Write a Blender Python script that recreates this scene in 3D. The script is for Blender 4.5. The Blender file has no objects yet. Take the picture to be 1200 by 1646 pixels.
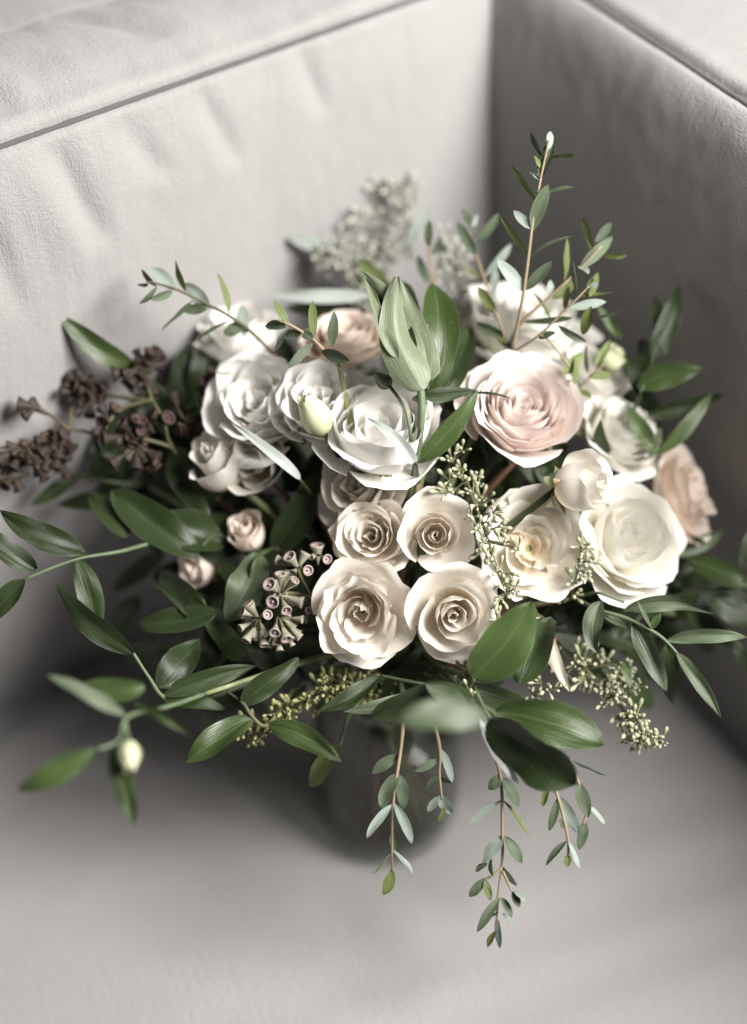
import bpy, bmesh, math, random
from mathutils import Vector, Matrix, noise
random.seed(7)
S = bpy.context.scene
COL = S.collection
rad = math.radians

# ------------------------------------------------------------------ camera
FPX = 3200.0                      # focal length in photo pixels (70 mm on 36 mm)
PITCH = rad(42)
CAM = Vector((-0.0084, -0.782, 0.954))
RIGHT = Vector((1, 0, 0))
UP = Vector((0, math.sin(PITCH), math.cos(PITCH)))
FWD = Vector((0, math.cos(PITCH), -math.sin(PITCH)))
FOCUS = 1.045
cd = bpy.data.cameras.new('camera')
cam = bpy.data.objects.new('camera', cd)
COL.objects.link(cam)
cam.location = CAM
cam.rotation_euler = (math.pi / 2 - PITCH, 0, 0)
cd.sensor_fit = 'VERTICAL'
cd.sensor_height = 36.0
cd.sensor_width = 36.0
cd.lens = 70.0
cd.clip_end = 50
cd.clip_start = 0.01
cd.dof.use_dof = True
cd.dof.focus_distance = FOCUS
cd.dof.aperture_fstop = 1.6
S.camera = cam

# ------------------------------------------------------------------ light
w = bpy.data.worlds.new('World')
S.world = w
w.use_nodes = True
bg = w.node_tree.nodes['Background']
bg.inputs['Color'].default_value = (0.82, 0.83, 1.0, 1)
bg.inputs['Strength'].default_value = 0.036
ld = bpy.data.lights.new('window_light', 'AREA')
ld.shape = 'RECTANGLE'
ld.size = 0.68
ld.size_y = 0.68
ld.energy = 59
ld.color = (1.0, 0.972, 0.935)
lo = bpy.data.objects.new('window_light', ld)
COL.objects.link(lo)
lo.location = Vector((0.88, -0.43, 1.25))
lo.rotation_euler = (Vector((0, 0.05, 0.15)) - lo.location).to_track_quat('-Z', 'Y').to_euler()
S.view_settings.view_transform = 'Standard'
S.view_settings.look = 'None'
S.view_settings.gamma = 1
S.view_settings.exposure = 0.26
S.cycles.max_bounces = 10
S.cycles.diffuse_bounces = 6
S.cycles.transparent_max_bounces = 24

# ------------------------------------------------------------------ helpers
def P(u, v, d=0.0):
    """pixel of the photograph + distance behind the focus plane (cm) -> world point"""
    D = FOCUS + d * 0.01
    return CAM + D * (FWD + (u - 600) / FPX * RIGHT + (823 - v) / FPX * UP)

def px(n, d=0.0):
    return n / FPX * (FOCUS + d * 0.01)

def dome(u, v):
    r = math.hypot(u - 680, v - 850)
    return 1.5 + 5.0 * (830 - v) / 400 + 9.0 * (r / 450) ** 2

def camdir(x, y, z):
    return (RIGHT * x + UP * y - FWD * z).normalized()

def thing(name, label, cat, loc, group=None):
    o = bpy.data.objects.new(name, None)
    COL.objects.link(o)
    o.location = loc
    o.empty_display_size = 0.01
    o['label'] = label
    o['category'] = cat
    if group:
        o['group'] = group
    return o

def part(name, verts, faces, mat, parent, uvs=None, smooth=True, world=True):
    """one mesh object; verts are world points unless world is False"""
    off = parent_loc(parent) if (world and parent) else Vector()
    me = bpy.data.meshes.new(name)
    me.from_pydata([tuple(Vector(p) - off) for p in verts], [], faces)
    if uvs:
        ul = me.uv_layers.new(name='UVMap')
        for l in me.loops:
            ul.data[l.index].uv = uvs[l.vertex_index]
    if smooth:
        me.polygons.foreach_set('use_smooth', [True] * len(me.polygons))
    me.materials.append(mat)
    o = bpy.data.objects.new(name, me)
    COL.objects.link(o)
    if parent:
        o.parent = parent
    return o

def parent_loc(p):
    v = Vector()
    while p:
        v += p.location
        p = p.parent
    return v

def spline(pts, n):
    """Catmull-Rom through points"""
    pts = [Vector(p) for p in pts]
    if len(pts) == 2:
        return [pts[0].lerp(pts[1], i / n) for i in range(n + 1)]
    out = []
    m = len(pts) - 1
    for i in range(n + 1):
        f = i / n * m
        k = min(int(f), m - 1)
        t = f - k
        p0 = pts[max(k - 1, 0)]; p1 = pts[k]; p2 = pts[k + 1]; p3 = pts[min(k + 2, m)]
        out.append(0.5 * (2 * p1 + (p2 - p0) * t + (2 * p0 - 5 * p1 + 4 * p2 - p3) * t * t
                          + (3 * p1 - p0 - 3 * p2 + p3) * t ** 3))
    return out

def tube_geo(pts, r0, r1, seg=7, base=0):
    V, F = [], []
    n = len(pts)
    up = Vector((0.31, 0.22, 0.93))
    for i, p in enumerate(pts):
        a = pts[max(i - 1, 0)]; b = pts[min(i + 1, n - 1)]
        t = (b - a)
        if t.length < 1e-9:
            t = Vector((0, 0, 1))
        t.normalize()
        x = t.cross(up)
        if x.length < 1e-3:
            x = t.cross(Vector((1, 0, 0)))
        x.normalize(); y = t.cross(x)
        r = r0 + (r1 - r0) * i / (n - 1)
        r *= 1 + 0.22 * noise.noise(p * 190)
        for k in range(seg):
            a_ = 2 * math.pi * k / seg
            V.append(p + x * (r * math.cos(a_)) + y * (r * math.sin(a_)))
    for i in range(n - 1):
        for k in range(seg):
            k2 = (k + 1) % seg
            F.append((base + i * seg + k, base + i * seg + k2, base + (i + 1) * seg + k2, base + (i + 1) * seg + k))
    F.append(tuple(base + k for k in reversed(range(seg))))
    F.append(tuple(base + (n - 1) * seg + k for k in range(seg)))
    return V, F

def tube(name, pts, r0, r1, mat, parent, n=14, seg=7):
    V, F = tube_geo(spline(pts, n), r0, r1, seg)
    return part(name, V, F, mat, parent)

# ------------------------------------------------------------------ materials
def new_mat(name):
    m = bpy.data.materials.new(name)
    m.use_nodes = True
    nt = m.node_tree
    return m, nt, nt.nodes['Principled BSDF'], nt.nodes['Material Output']

def N(nt, t, **kw):
    n = nt.nodes.new(t)
    for k, v in kw.items():
        setattr(n, k, v)
    return n

def ramp(nt, fac, stops):
    r = N(nt, 'ShaderNodeValToRGB')
    e = r.color_ramp.elements
    e[0].position, e[0].color = stops[0][0], (*stops[0][1], 1)
    e[1].position, e[1].color = stops[-1][0], (*stops[-1][1], 1)
    for p, c in stops[1:-1]:
        x = e.new(p); x.color = (*c, 1)
    nt.links.new(fac, r.inputs['Fac'])
    return r.outputs['Color']

def mix(nt, fac, a, b, mode='MIX'):
    m = N(nt, 'ShaderNodeMix', data_type='RGBA', blend_type=mode)
    for s, v in ((m.inputs['Factor'], fac), (m.inputs['A'], a), (m.inputs['B'], b)):
        if isinstance(v, (int, float)):
            s.default_value = v
        elif isinstance(v, tuple):
            s.default_value = (*v, 1)
        else:
            nt.links.new(v, s)
    return m.outputs['Result']

def math_(nt, op, a, b=None):
    m = N(nt, 'ShaderNodeMath', operation=op)
    for i, v in enumerate((a, b)):
        if v is None:
            continue
        if isinstance(v, (int, float)):
            m.inputs[i].default_value = v
        else:
            nt.links.new(v, m.inputs[i])
    return m.outputs[0]

def fabric(name, col):
    m, nt, b, out = new_mat(name)
    uv = N(nt, 'ShaderNodeUVMap')
    def noi(sx, sy, sc, det=2.0):
        mp = N(nt, 'ShaderNodeMapping')
        mp.inputs['Scale'].default_value = (sx, sy, 1)
        nt.links.new(uv.outputs[0], mp.inputs[0])
        n = N(nt, 'ShaderNodeTexNoise')
        n.inputs['Scale'].default_value = sc
        n.inputs['Detail'].default_value = det
        nt.links.new(mp.outputs[0], n.inputs['Vector'])
        return n.outputs['Fac']
    warp = noi(1300, 260, 1.0)           # threads one way
    weft = noi(260, 1300, 1.0)           # and the other
    slub = noi(300, 30, 1.0, 3.0)
    big = noi(9, 7, 1.0, 3.0)
    thr = math_(nt, 'ADD', warp, weft)
    thr = math_(nt, 'ADD', thr, math_(nt, 'MULTIPLY', slub, 0.6))
    c = mix(nt, math_(nt, 'MULTIPLY', thr, 0.38), tuple(x * 0.76 for x in col), tuple(min(1, x * 1.18) for x in col))
    c = mix(nt, math_(nt, 'MULTIPLY', big, 0.25), c, (col[0] * 0.88, col[1] * 0.86, col[2] * 0.85))
    nt.links.new(c, b.inputs['Base Color'])
    b.inputs['Roughness'].default_value = 0.92
    b.inputs['Specular IOR Level'].default_value = 0.15
    b.inputs['Sheen Weight'].default_value = 0.25
    b.inputs['Sheen Roughness'].default_value = 0.5
    bp = N(nt, 'ShaderNodeBump')
    bp.inputs['Strength'].default_value = 0.65
    bp.inputs['Distance'].default_value = 0.0010
    nt.links.new(thr, bp.inputs['Height'])
    nt.links.new(bp.outputs[0], b.inputs['Normal'])
    return m

def two_sided(nt, b, out, colsock, transl, tint=(1, 1, 1)):
    """leaf or petal: a little light passes through"""
    t = N(nt, 'ShaderNodeBsdfTranslucent')
    nt.links.new(mix(nt, 1.0, colsock, tint, 'MULTIPLY'), t.inputs['Color'])
    ms = N(nt, 'ShaderNodeMixShader')
    ms.inputs[0].default_value = transl
    nt.links.new(b.outputs[0], ms.inputs[1])
    nt.links.new(t.outputs[0], ms.inputs[2])
    nt.links.new(ms.outputs[0], out.inputs['Surface'])

def leaf_mat(name, top, under, rough, vein, transl=0.16, spec=0.5, var=0.35):
    m, nt, b, out = new_mat(name)
    uv = N(nt, 'ShaderNodeUVMap')
    sx = N(nt, 'ShaderNodeSeparateXYZ')
    nt.links.new(uv.outputs[0], sx.inputs[0])
    # distance from the midrib
    dm = math_(nt, 'ABSOLUTE', math_(nt, 'SUBTRACT', sx.outputs[0], 0.5))
    oi = N(nt, 'ShaderNodeObjectInfo')
    noi = N(nt, 'ShaderNodeTexNoise')
    noi.inputs['Scale'].default_value = 140
    noi.inputs['Detail'].default_value = 4
    tc = N(nt, 'ShaderNodeTexCoord')
    nt.links.new(tc.outputs['Object'], noi.inputs['Vector'])
    geo = N(nt, 'ShaderNodeNewGeometry')
    hi = tuple(min(1, c * (1 + var) + 0.006) for c in top)
    lo_ = tuple(c * (1 - var) for c in top)
    c = mix(nt, oi.outputs['Random'], lo_, hi)
    c = mix(nt, math_(nt, 'MULTIPLY', noi.outputs['Fac'], 0.45), c, tuple(x * 0.7 for x in top))
    # parallel veins
    mp = N(nt, 'ShaderNodeMapping')
    mp.inputs['Scale'].default_value = (26, 1.3, 1)
    nt.links.new(uv.outputs[0], mp.inputs[0])
    vn = N(nt, 'ShaderNodeTexNoise')
    vn.inputs['Scale'].default_value = 1.0
    vn.inputs['Detail'].default_value = 2
    nt.links.new(mp.outputs[0], vn.inputs['Vector'])
    c = mix(nt, math_(nt, 'MULTIPLY', vn.outputs['Fac'], 0.35), c, tuple(x * 1.5 + 0.01 for x in top))
    sp = N(nt, 'ShaderNodeTexNoise')
    sp.inputs['Scale'].default_value = 700
    sp.inputs['Detail'].default_value = 1
    nt.links.new(tc.outputs['Object'], sp.inputs['Vector'])
    spm = N(nt, 'ShaderNodeMapRange')
    spm.inputs['From Min'].default_value = 0.66
    spm.inputs['From Max'].default_value = 0.74
    spm.inputs['To Max'].default_value = 0.35
    nt.links.new(sp.outputs['Fac'], spm.inputs[0])
    c = mix(nt, spm.outputs[0], c, tuple(min(1, x * 1.6 + 0.06) for x in top))
    midr = N(nt, 'ShaderNodeMapRange')
    midr.inputs['From Min'].default_value = 0.0
    midr.inputs['From Max'].default_value = 0.035
    midr.inputs['To Min'].default_value = vein
    midr.inputs['To Max'].default_value = 0.0
    nt.links.new(dm, midr.inputs[0])
    c = mix(nt, midr.outputs[0], c, tuple(min(1, x * 2.2 + 0.05) for x in top))
    edge = N(nt, 'ShaderNodeMapRange')
    edge.inputs['From Min'].default_value = 0.465
    edge.inputs['From Max'].default_value = 0.5
    edge.inputs['To Max'].default_value = 0.45
    nt.links.new(dm, edge.inputs[0])
    c = mix(nt, edge.outputs[0], c, tuple(min(1, x * 1.8 + 0.05) for x in top))
    c = mix(nt, geo.outputs['Backfacing'], c, mix(nt, 0.5, under, mix(nt, oi.outputs['Random'], tuple(x * 0.7 for x in under), under)))
    nt.links.new(c, b.inputs['Base Color'])
    rr = N(nt, 'ShaderNodeMapRange')
    rr.inputs['To Min'].default_value = rough - 0.06
    rr.inputs['To Max'].default_value = rough + 0.12
    nt.links.new(noi.outputs['Fac'], rr.inputs[0])
    nt.links.new(rr.outputs[0], b.inputs['Roughness'])
    b.inputs['Specular IOR Level'].default_value = spec
    bp = N(nt, 'ShaderNodeBump')
    bp.inputs['Strength'].default_value = 0.45
    bp.inputs['Distance'].default_value = 0.0008
    nt.links.new(math_(nt, 'ADD', vn.outputs['Fac'], math_(nt, 'MULTIPLY', noi.outputs['Fac'], 0.5)), bp.inputs['Height'])
    nt.links.new(bp.outputs[0], b.inputs['Normal'])
    two_sided(nt, b, out, c, transl, (0.85, 1.0, 0.45))
    return m

def petal_mat(name, base, mid, tip, edge, transl=0.34, blotch=None):
    m, nt, b, out = new_mat(name)
    uv = N(nt, 'ShaderNodeUVMap')
    sx = N(nt, 'ShaderNodeSeparateXYZ')
    nt.links.new(uv.outputs[0], sx.inputs[0])
    oi = N(nt, 'ShaderNodeObjectInfo')
    c = ramp(nt, sx.outputs[1], [(0.05, base), (0.40, mid), (0.75, tip), (0.95, tip), (1.0, edge)])
    mp = N(nt, 'ShaderNodeMapping')
    mp.inputs['Scale'].default_value = (30, 1.6, 1)
    nt.links.new(uv.outputs[0], mp.inputs[0])
    vn = N(nt, 'ShaderNodeTexNoise')
    vn.inputs['Scale'].default_value = 1.0
    vn.inputs['Detail'].default_value = 3
    nt.links.new(mp.outputs[0], vn.inputs['Vector'])
    c = mix(nt, math_(nt, 'MULTIPLY', vn.outputs['Fac'], 0.22), c, mid)
    tc = N(nt, 'ShaderNodeTexCoord')
    n2 = N(nt, 'ShaderNodeTexNoise')
    n2.inputs['Scale'].default_value = 85
    n2.inputs['Detail'].default_value = 4
    nt.links.new(tc.outputs['Object'], n2.inputs['Vector'])
    c = mix(nt, math_(nt, 'MULTIPLY', n2.outputs['Fac'], 0.18), c, tuple(x * 0.86 for x in mid))
    if blotch:                                 # bruised outer rims
        mr = N(nt, 'ShaderNodeMapRange')
        mr.inputs['From Min'].default_value = 0.62
        mr.inputs['From Max'].default_value = 0.8
        nt.links.new(n2.outputs['Fac'], mr.inputs[0])
        mv = N(nt, 'ShaderNodeMapRange')
        mv.inputs['From Min'].default_value = 0.9
        mv.inputs['From Max'].default_value = 1.0
        nt.links.new(sx.outputs[1], mv.inputs[0])
        c = mix(nt, math_(nt, 'MULTIPLY', mr.outputs[0], mv.outputs[0]), c, blotch)
    nt.links.new(c, b.inputs['Base Color'])
    b.inputs['Roughness'].default_value = 0.6
    b.inputs['Specular IOR Level'].default_value = 0.22
    b.inputs['Sheen Weight'].default_value = 0.15
    bp = N(nt, 'ShaderNodeBump')
    bp.inputs['Strength'].default_value = 0.22
    bp.inputs['Distance'].default_value = 0.0006
    nt.links.new(vn.outputs['Fac'], bp.inputs['Height'])
    nt.links.new(bp.outputs[0], b.inputs['Normal'])
    two_sided(nt, b, out, c, transl)
    return m

def plain_mat(name, col, rough=0.6, c2=None, scale=60, spec=0.4):
    m, nt, b, out = new_mat(name)
    tc = N(nt, 'ShaderNodeTexCoord')
    n = N(nt, 'ShaderNodeTexNoise')
    n.inputs['Scale'].default_value = scale
    n.inputs['Detail'].default_value = 3
    nt.links.new(tc.outputs['Object'], n.inputs['Vector'])
    c2 = c2 or tuple(x * 0.6 for x in col)
    mr = N(nt, 'ShaderNodeMapRange')
    mr.inputs['From Min'].default_value = 0.35
    mr.inputs['From Max'].default_value = 0.65
    nt.links.new(n.outputs['Fac'], mr.inputs[0])
    nt.links.new(mix(nt, mr.outputs[0], col, c2), b.inputs['Base Color'])
    b.inputs['Roughness'].default_value = rough
    b.inputs['Specular IOR Level'].default_value = spec
    return m

def zgrad_mat(name, stops, rough=0.6):
    """colour along the length of a pod or seed (its own local z, 0..1)"""
    m, nt, b, out = new_mat(name)
    uv = N(nt, 'ShaderNodeUVMap')
    sx = N(nt, 'ShaderNodeSeparateXYZ')
    nt.links.new(uv.outputs[0], sx.inputs[0])
    c = ramp(nt, sx.outputs[1], stops)
    oi = N(nt, 'ShaderNodeObjectInfo')
    tc = N(nt, 'ShaderNodeTexCoord')
    n = N(nt, 'ShaderNodeTexNoise')
    n.inputs['Scale'].default_value = 3.0
    nt.links.new(tc.outputs['Object'], n.inputs['Vector'])
    c = mix(nt, math_(nt, 'MULTIPLY', n.outputs['Fac'], 0.4), c, stops[-1][1])
    c = mix(nt, math_(nt, 'MULTIPLY', oi.outputs['Random'], 0.35), c, stops[0][1])
    nt.links.new(c, b.inputs['Base Color'])
    b.inputs['Roughness'].default_value = rough
    b.inputs['Specular IOR Level'].default_value = 0.3
    return m

M = {}
M['linen'] = fabric('oatmeal_linen', (0.306, 0.297, 0.293))
M['piping'] = fabric('linen_piping_seam_shade', (0.10, 0.097, 0.10))  # linen darkened so its colour stands for the shadow line along the seams
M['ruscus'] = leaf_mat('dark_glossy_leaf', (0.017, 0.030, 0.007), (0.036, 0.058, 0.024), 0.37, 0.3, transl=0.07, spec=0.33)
M['ruscus2'] = leaf_mat('fresh_green_leaf', (0.040, 0.066, 0.016), (0.065, 0.105, 0.04), 0.34, 0.35, transl=0.16)
M['sage'] = leaf_mat('soft_sage_leaf', (0.072, 0.098, 0.052), (0.13, 0.16, 0.12), 0.42, 0.4, transl=0.12)
M['euc'] = leaf_mat('eucalyptus_leaf', (0.075, 0.102, 0.058), (0.17, 0.21, 0.17), 0.52, 0.3)
M['euc_p'] = leaf_mat('pale_eucalyptus_leaf', (0.24, 0.285, 0.25), (0.16, 0.20, 0.155), 0.58, 0.2)
M['euc_o'] = leaf_mat('olive_eucalyptus_leaf', (0.105, 0.135, 0.035), (0.2, 0.24, 0.12), 0.5, 0.4)
M['silver'] = leaf_mat('silver_leaf', (0.34, 0.37, 0.35), (0.10, 0.13, 0.08), 0.6, 0.15)
M['beige'] = leaf_mat('dry_beige_leaf', (0.52, 0.46, 0.38), (0.5, 0.45, 0.38), 0.6, 0.1, var=0.1)
M['stem'] = plain_mat('green_stem', (0.05, 0.075, 0.03), 0.5)
M['stem_p'] = plain_mat('pale_green_stem', (0.13, 0.175, 0.095), 0.5)
M['twig'] = plain_mat('tan_twig', (0.30, 0.225, 0.15), 0.6, (0.22, 0.18, 0.11))
M['twig_d'] = plain_mat('brown_twig', (0.10, 0.075, 0.04), 0.6)
M['twig_g'] = plain_mat('olive_twig', (0.11, 0.105, 0.05), 0.6)
M['cream'] = petal_mat('cream_rose_petal', (0.78, 0.67, 0.53), (0.81, 0.74, 0.64), (0.82, 0.785, 0.73), (0.81, 0.765, 0.69), blotch=(0.66, 0.46, 0.40))
M['cream2'] = petal_mat('ivory_rose_petal', (0.82, 0.62, 0.36), (0.81, 0.75, 0.64), (0.82, 0.795, 0.74), (0.82, 0.795, 0.74))
M['white'] = petal_mat('white_petal', (0.80, 0.81, 0.60), (0.90, 0.89, 0.85), (0.94, 0.925, 0.895), (0.94, 0.925, 0.895), transl=0.24)
M['whiterose'] = petal_mat('white_rose_petal', (0.84, 0.78, 0.56), (0.85, 0.82, 0.73), (0.86, 0.85, 0.81), (0.86, 0.85, 0.82), transl=0.36)
M['blush'] = petal_mat('blush_rose_petal', (0.82, 0.56, 0.48), (0.87, 0.74, 0.68), (0.88, 0.815, 0.78), (0.93, 0.90, 0.87))
M['peach'] = petal_mat('peach_rose_petal', (0.80, 0.52, 0.38), (0.85, 0.70, 0.58), (0.87, 0.79, 0.71), (0.89, 0.83, 0.77))
M['greenbud'] = petal_mat('green_bud_petal', (0.30, 0.38, 0.14), (0.52, 0.56, 0.34), (0.62, 0.64, 0.44), (0.6, 0.55, 0.4), transl=0.2)
M['tulip'] = leaf_mat('sea_green_bract', (0.17, 0.20, 0.125), (0.26, 0.29, 0.21), 0.42, 0.25, transl=0.2, var=0.12)
M['sepal'] = leaf_mat('sepal_green', (0.07, 0.11, 0.04), (0.16, 0.17, 0.09), 0.5, 0.2)
M['pod'] = zgrad_mat('gum_nut', [(0.0, (0.19, 0.20, 0.13)), (0.45, (0.28, 0.27, 0.20)), (0.66, (0.23, 0.14, 0.14)), (0.80, (0.36, 0.30, 0.31)), (0.90, (0.26, 0.16, 0.17)), (1.0, (0.34, 0.27, 0.28))])
M['pod_d'] = zgrad_mat('dark_gum_nut', [(0.0, (0.036, 0.032, 0.02)), (0.5, (0.026, 0.016, 0.013)), (0.80, (0.085, 0.045, 0.047)), (0.88, (0.06, 0.025, 0.025)), (1.0, (0.03, 0.012, 0.012))])
M['seed'] = zgrad_mat('green_seed', [(0.0, (0.20, 0.22, 0.11)), (0.5, (0.29, 0.31, 0.19)), (1.0, (0.44, 0.43, 0.32))])
M['seed_p'] = zgrad_mat('frosted_seed', [(0.0, (0.27, 0.31, 0.23)), (0.5, (0.36, 0.39, 0.32)), (1.0, (0.50, 0.46, 0.42))])
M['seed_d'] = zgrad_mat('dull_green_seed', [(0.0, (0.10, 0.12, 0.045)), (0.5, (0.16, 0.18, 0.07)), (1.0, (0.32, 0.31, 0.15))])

def glass_mat(name, tint, ior):
    """thin clear layer: light passes, the surface mirrors by angle"""
    m, nt, b, out = new_mat(name)
    tr = N(nt, 'ShaderNodeBsdfTransparent')
    tr.inputs['Color'].default_value = (*tint, 1)
    gl = N(nt, 'ShaderNodeBsdfGlossy')
    gl.inputs['Roughness'].default_value = 0.03
    lw = N(nt, 'ShaderNodeLayerWeight')
    lw.inputs['Blend'].default_value = 0.5
    fac = math_(nt, 'ADD', math_(nt, 'MULTIPLY', math_(nt, 'POWER', lw.outputs['Facing'], 4.0), (ior - 1) * 1.0), (ior - 1) * 0.08)
    ms = N(nt, 'ShaderNodeMixShader')
    nt.links.new(fac, ms.inputs[0])
    nt.links.new(tr.outputs[0], ms.inputs[1])
    nt.links.new(gl.outputs[0], ms.inputs[2])
    nt.links.new(ms.outputs[0], out.inputs['Surface'])
    return m
M['glass'] = glass_mat('clear_glass', (0.88, 0.89, 0.885), 1.5)
M['water'] = glass_mat('water', (0.64, 0.64, 0.60), 1.2)
M['stem_r'] = plain_mat('reddish_stem', (0.26, 0.09, 0.08), 0.5, (0.14, 0.11, 0.06))
M['stem_y'] = plain_mat('fresh_stem', (0.26, 0.30, 0.14), 0.5)

# ------------------------------------------------------------------ sofa
SEAT_B = Vector((-0.239 + CAM.x, 0.859 + CAM.y, 0))        # back line on the seat
DIRB = Vector((0.806, 0.593, 0)).normalized()              # along the back
NB = Vector((0.593, -0.806, 0)).normalized()               # out of the back, to the camera
CORNER = Vector((0.0728 + CAM.x, 1.0886 + CAM.y, 0))
DIRA = Vector((0.546, -0.838, 0)).normalized()             # along the arm, to the camera
NA = Vector((-0.838, -0.546, 0)).normalized()              # out of the arm's inner face
sofa = thing('sofa', 'oatmeal linen sofa corner with piped back cushion and square arm behind the bouquet', 'sofa', (0, 0, 0))

def grid(nu, nv, fn, name, mat, parent):
    V, UVs, F = [], [], []
    for j in range(nv + 1):
        for i in range(nu + 1):
            p, uv = fn(i / nu, j / nv)
            V.append(p); UVs.append(uv)
    for j in range(nv):
        for i in range(nu):
            a = j * (nu + 1) + i
            F.append((a, a + 1, a + nu + 2, a + nu + 1))
    return part(name, V, F, mat, parent, UVs)

def seat_fn(a, b):
    x = -1.0 + 2.0 * a; y = -0.9 + 1.7 * b
    q = Vector((x, y, 0))
    # long soft pulls running along the back direction
    s = q.dot(Vector((0.93, 0.36, 0))); n = q.dot(Vector((-0.36, 0.93, 0)))
    z = 0.0022 * noise.noise(Vector((s * 3, n * 34, 0.3))) + 0.0048 * noise.noise(Vector((s * 2, n * 11, 4.3)))
    z += 0.003 * noise.noise(Vector((x * 6, y * 6, 1.7)))
    # edges of the cushion roll under at the back and at the arm
    db = (q - SEAT_B).dot(NB); da = (q - CORNER).dot(NA)
    for d in (db, da):
        z -= 0.022 * math.exp(-max(d + 0.004, 0) / 0.016) if d > -0.02 else 0.022
    z += 0.0040 * (1 - math.exp(-(math.hypot(x, y) / 0.056) ** 4)) - 0.0008
    return Vector((x, y, z)), (s, n)
grid(260, 260, seat_fn, 'seat_cushion', M['linen'], sofa)

def gauss(x, w):
    return math.exp(-(x / w) ** 2)

BACK_PROF = [(-0.035, -0.06), (-0.016, -0.012), (-0.003, 0.03), (0.012, 0.10), (0.024, 0.19), (0.021, 0.28), (0.012, 0.36),
             (0.004, 0.395), (0.0, 0.405), (-0.008, 0.412), (-0.03, 0.420), (-0.06, 0.422), (-0.09, 0.414), (-0.098, 0.406), (-0.13, 0.408), (-0.30, 0.40)]
BP = spline([Vector((a, 0, b)) for a, b in BACK_PROF], 220)
BL = [0.0]
for i in range(1, len(BP)):
    BL.append(BL[-1] + (BP[i] - BP[i - 1]).length)
seam_i = min(range(len(BP)), key=lambda i: (BP[i] - Vector((0, 0, 0.405))).length)
SEAM_L = BL[seam_i]

def s_of(u, v, z=0.405):
    """position along the back of a photo pixel lying at height z on the back plane"""
    d = FWD + (u - 600) / FPX * RIGHT + (823 - v) / FPX * UP
    t = (SEAT_B - CAM).dot(NB) / d.dot(NB)
    q = CAM + d * t
    return (q - SEAT_B).dot(DIRB), q.z

WR = []   # wrinkles: (s, l relative to seam, ds per l, width, length, depth)
def wr(s, l0, l1, slope, wdt, dep):
    WR.append((s, l0, l1, slope, wdt, dep))
wr(0.055, 0.012, 0.085, -0.55, 0.008, -0.0065)
wr(0.075, 0.012, 0.080, -0.5, 0.010, 0.003)
wr(0.155, 0.03, 0.095, -0.6, 0.009, -0.0055)
wr(0.12, 0.005, 0.05, -0.4, 0.008, 0.002)
wr(0.19, 0.01, 0.07, -0.5, 0.009, 0.002)
wr(0.093, -0.075, -0.004, -0.25, 0.008, -0.0052)
wr(0.078, -0.09, -0.004, -0.25, 0.012, 0.003)
wr(0.135, -0.05, -0.003, -0.35, 0.009, -0.0038)
wr(0.04, -0.10, -0.006, -0.15, 0.008, -0.004)
wr(0.185, -0.06, -0.003, -0.3, 0.007, -0.004)
wr(0.25, -0.05, -0.003, -0.2, 0.007, -0.0035)
wr(-0.02, -0.13, -0.02, -0.1, 0.015, -0.003)
S0, S1 = -0.45, (CORNER - SEAT_B).dot(DIRB) + 0.06
def back_fn(a, b):
    k = b * (len(BP) - 1)
    i = min(int(k), len(BP) - 2)
    p = BP[i].lerp(BP[i + 1], k - i)
    t = (BP[min(i + 2, len(BP) - 1)] - BP[max(i - 1, 0)]).normalized()
    nrm = Vector((t.z, 0, -t.x))          # outward in (NB, z)
    l = BL[i] + (BL[i + 1] - BL[i]) * (k - i) - SEAM_L
    s = S0 + (S1 - S0) * a
    d = 0.0
    for (ws, l0, l1, sl, wd, dep) in WR:
        lm = (l0 + l1) / 2; hl = (l1 - l0) / 2
        e = max(0.0, 1 - ((l - lm) / hl) ** 2)
        d += dep * gauss(s - ws - sl * (l - lm) * (1 + 3 * (l - lm)), wd) * e
    d += 0.004 * noise.noise(Vector((s * 7, l * 3.5, 0))) + 0.0016 * noise.noise(Vector((s * 30, l * 7, 2.0)))
    d += 0.0005 * noise.noise(Vector((s * 110, l * 60, 5.0)))
    for ls in (0.0, 0.105):
        d -= 0.0028 * gauss(l - ls, 0.0035)                   # the sewn seams sit in
        d += 0.0012 * gauss(l - ls - 0.009, 0.006)
        d += 0.0009 * noise.noise(Vector((s * 55, ls, 1))) * gauss(l - ls, 0.03)
    # the cushion's side rounds away from the arm
    e = max(0.0, s - (S1 - 0.13))
    d -= 3.4 * e * e
    q = SEAT_B + DIRB * s + NB * (p.x + nrm.x * d) + Vector((0, 0, p.z + nrm.z * d))
    return q, (s, l)
bk = grid(420, 300, back_fn, 'back_cushion', M['linen'], sofa)
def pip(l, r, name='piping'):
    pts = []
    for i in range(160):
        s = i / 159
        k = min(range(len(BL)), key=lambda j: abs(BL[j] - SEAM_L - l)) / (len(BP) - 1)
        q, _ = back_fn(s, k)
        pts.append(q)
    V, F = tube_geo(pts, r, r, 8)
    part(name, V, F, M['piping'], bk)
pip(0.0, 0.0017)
pip(0.105, 0.0016)

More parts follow.
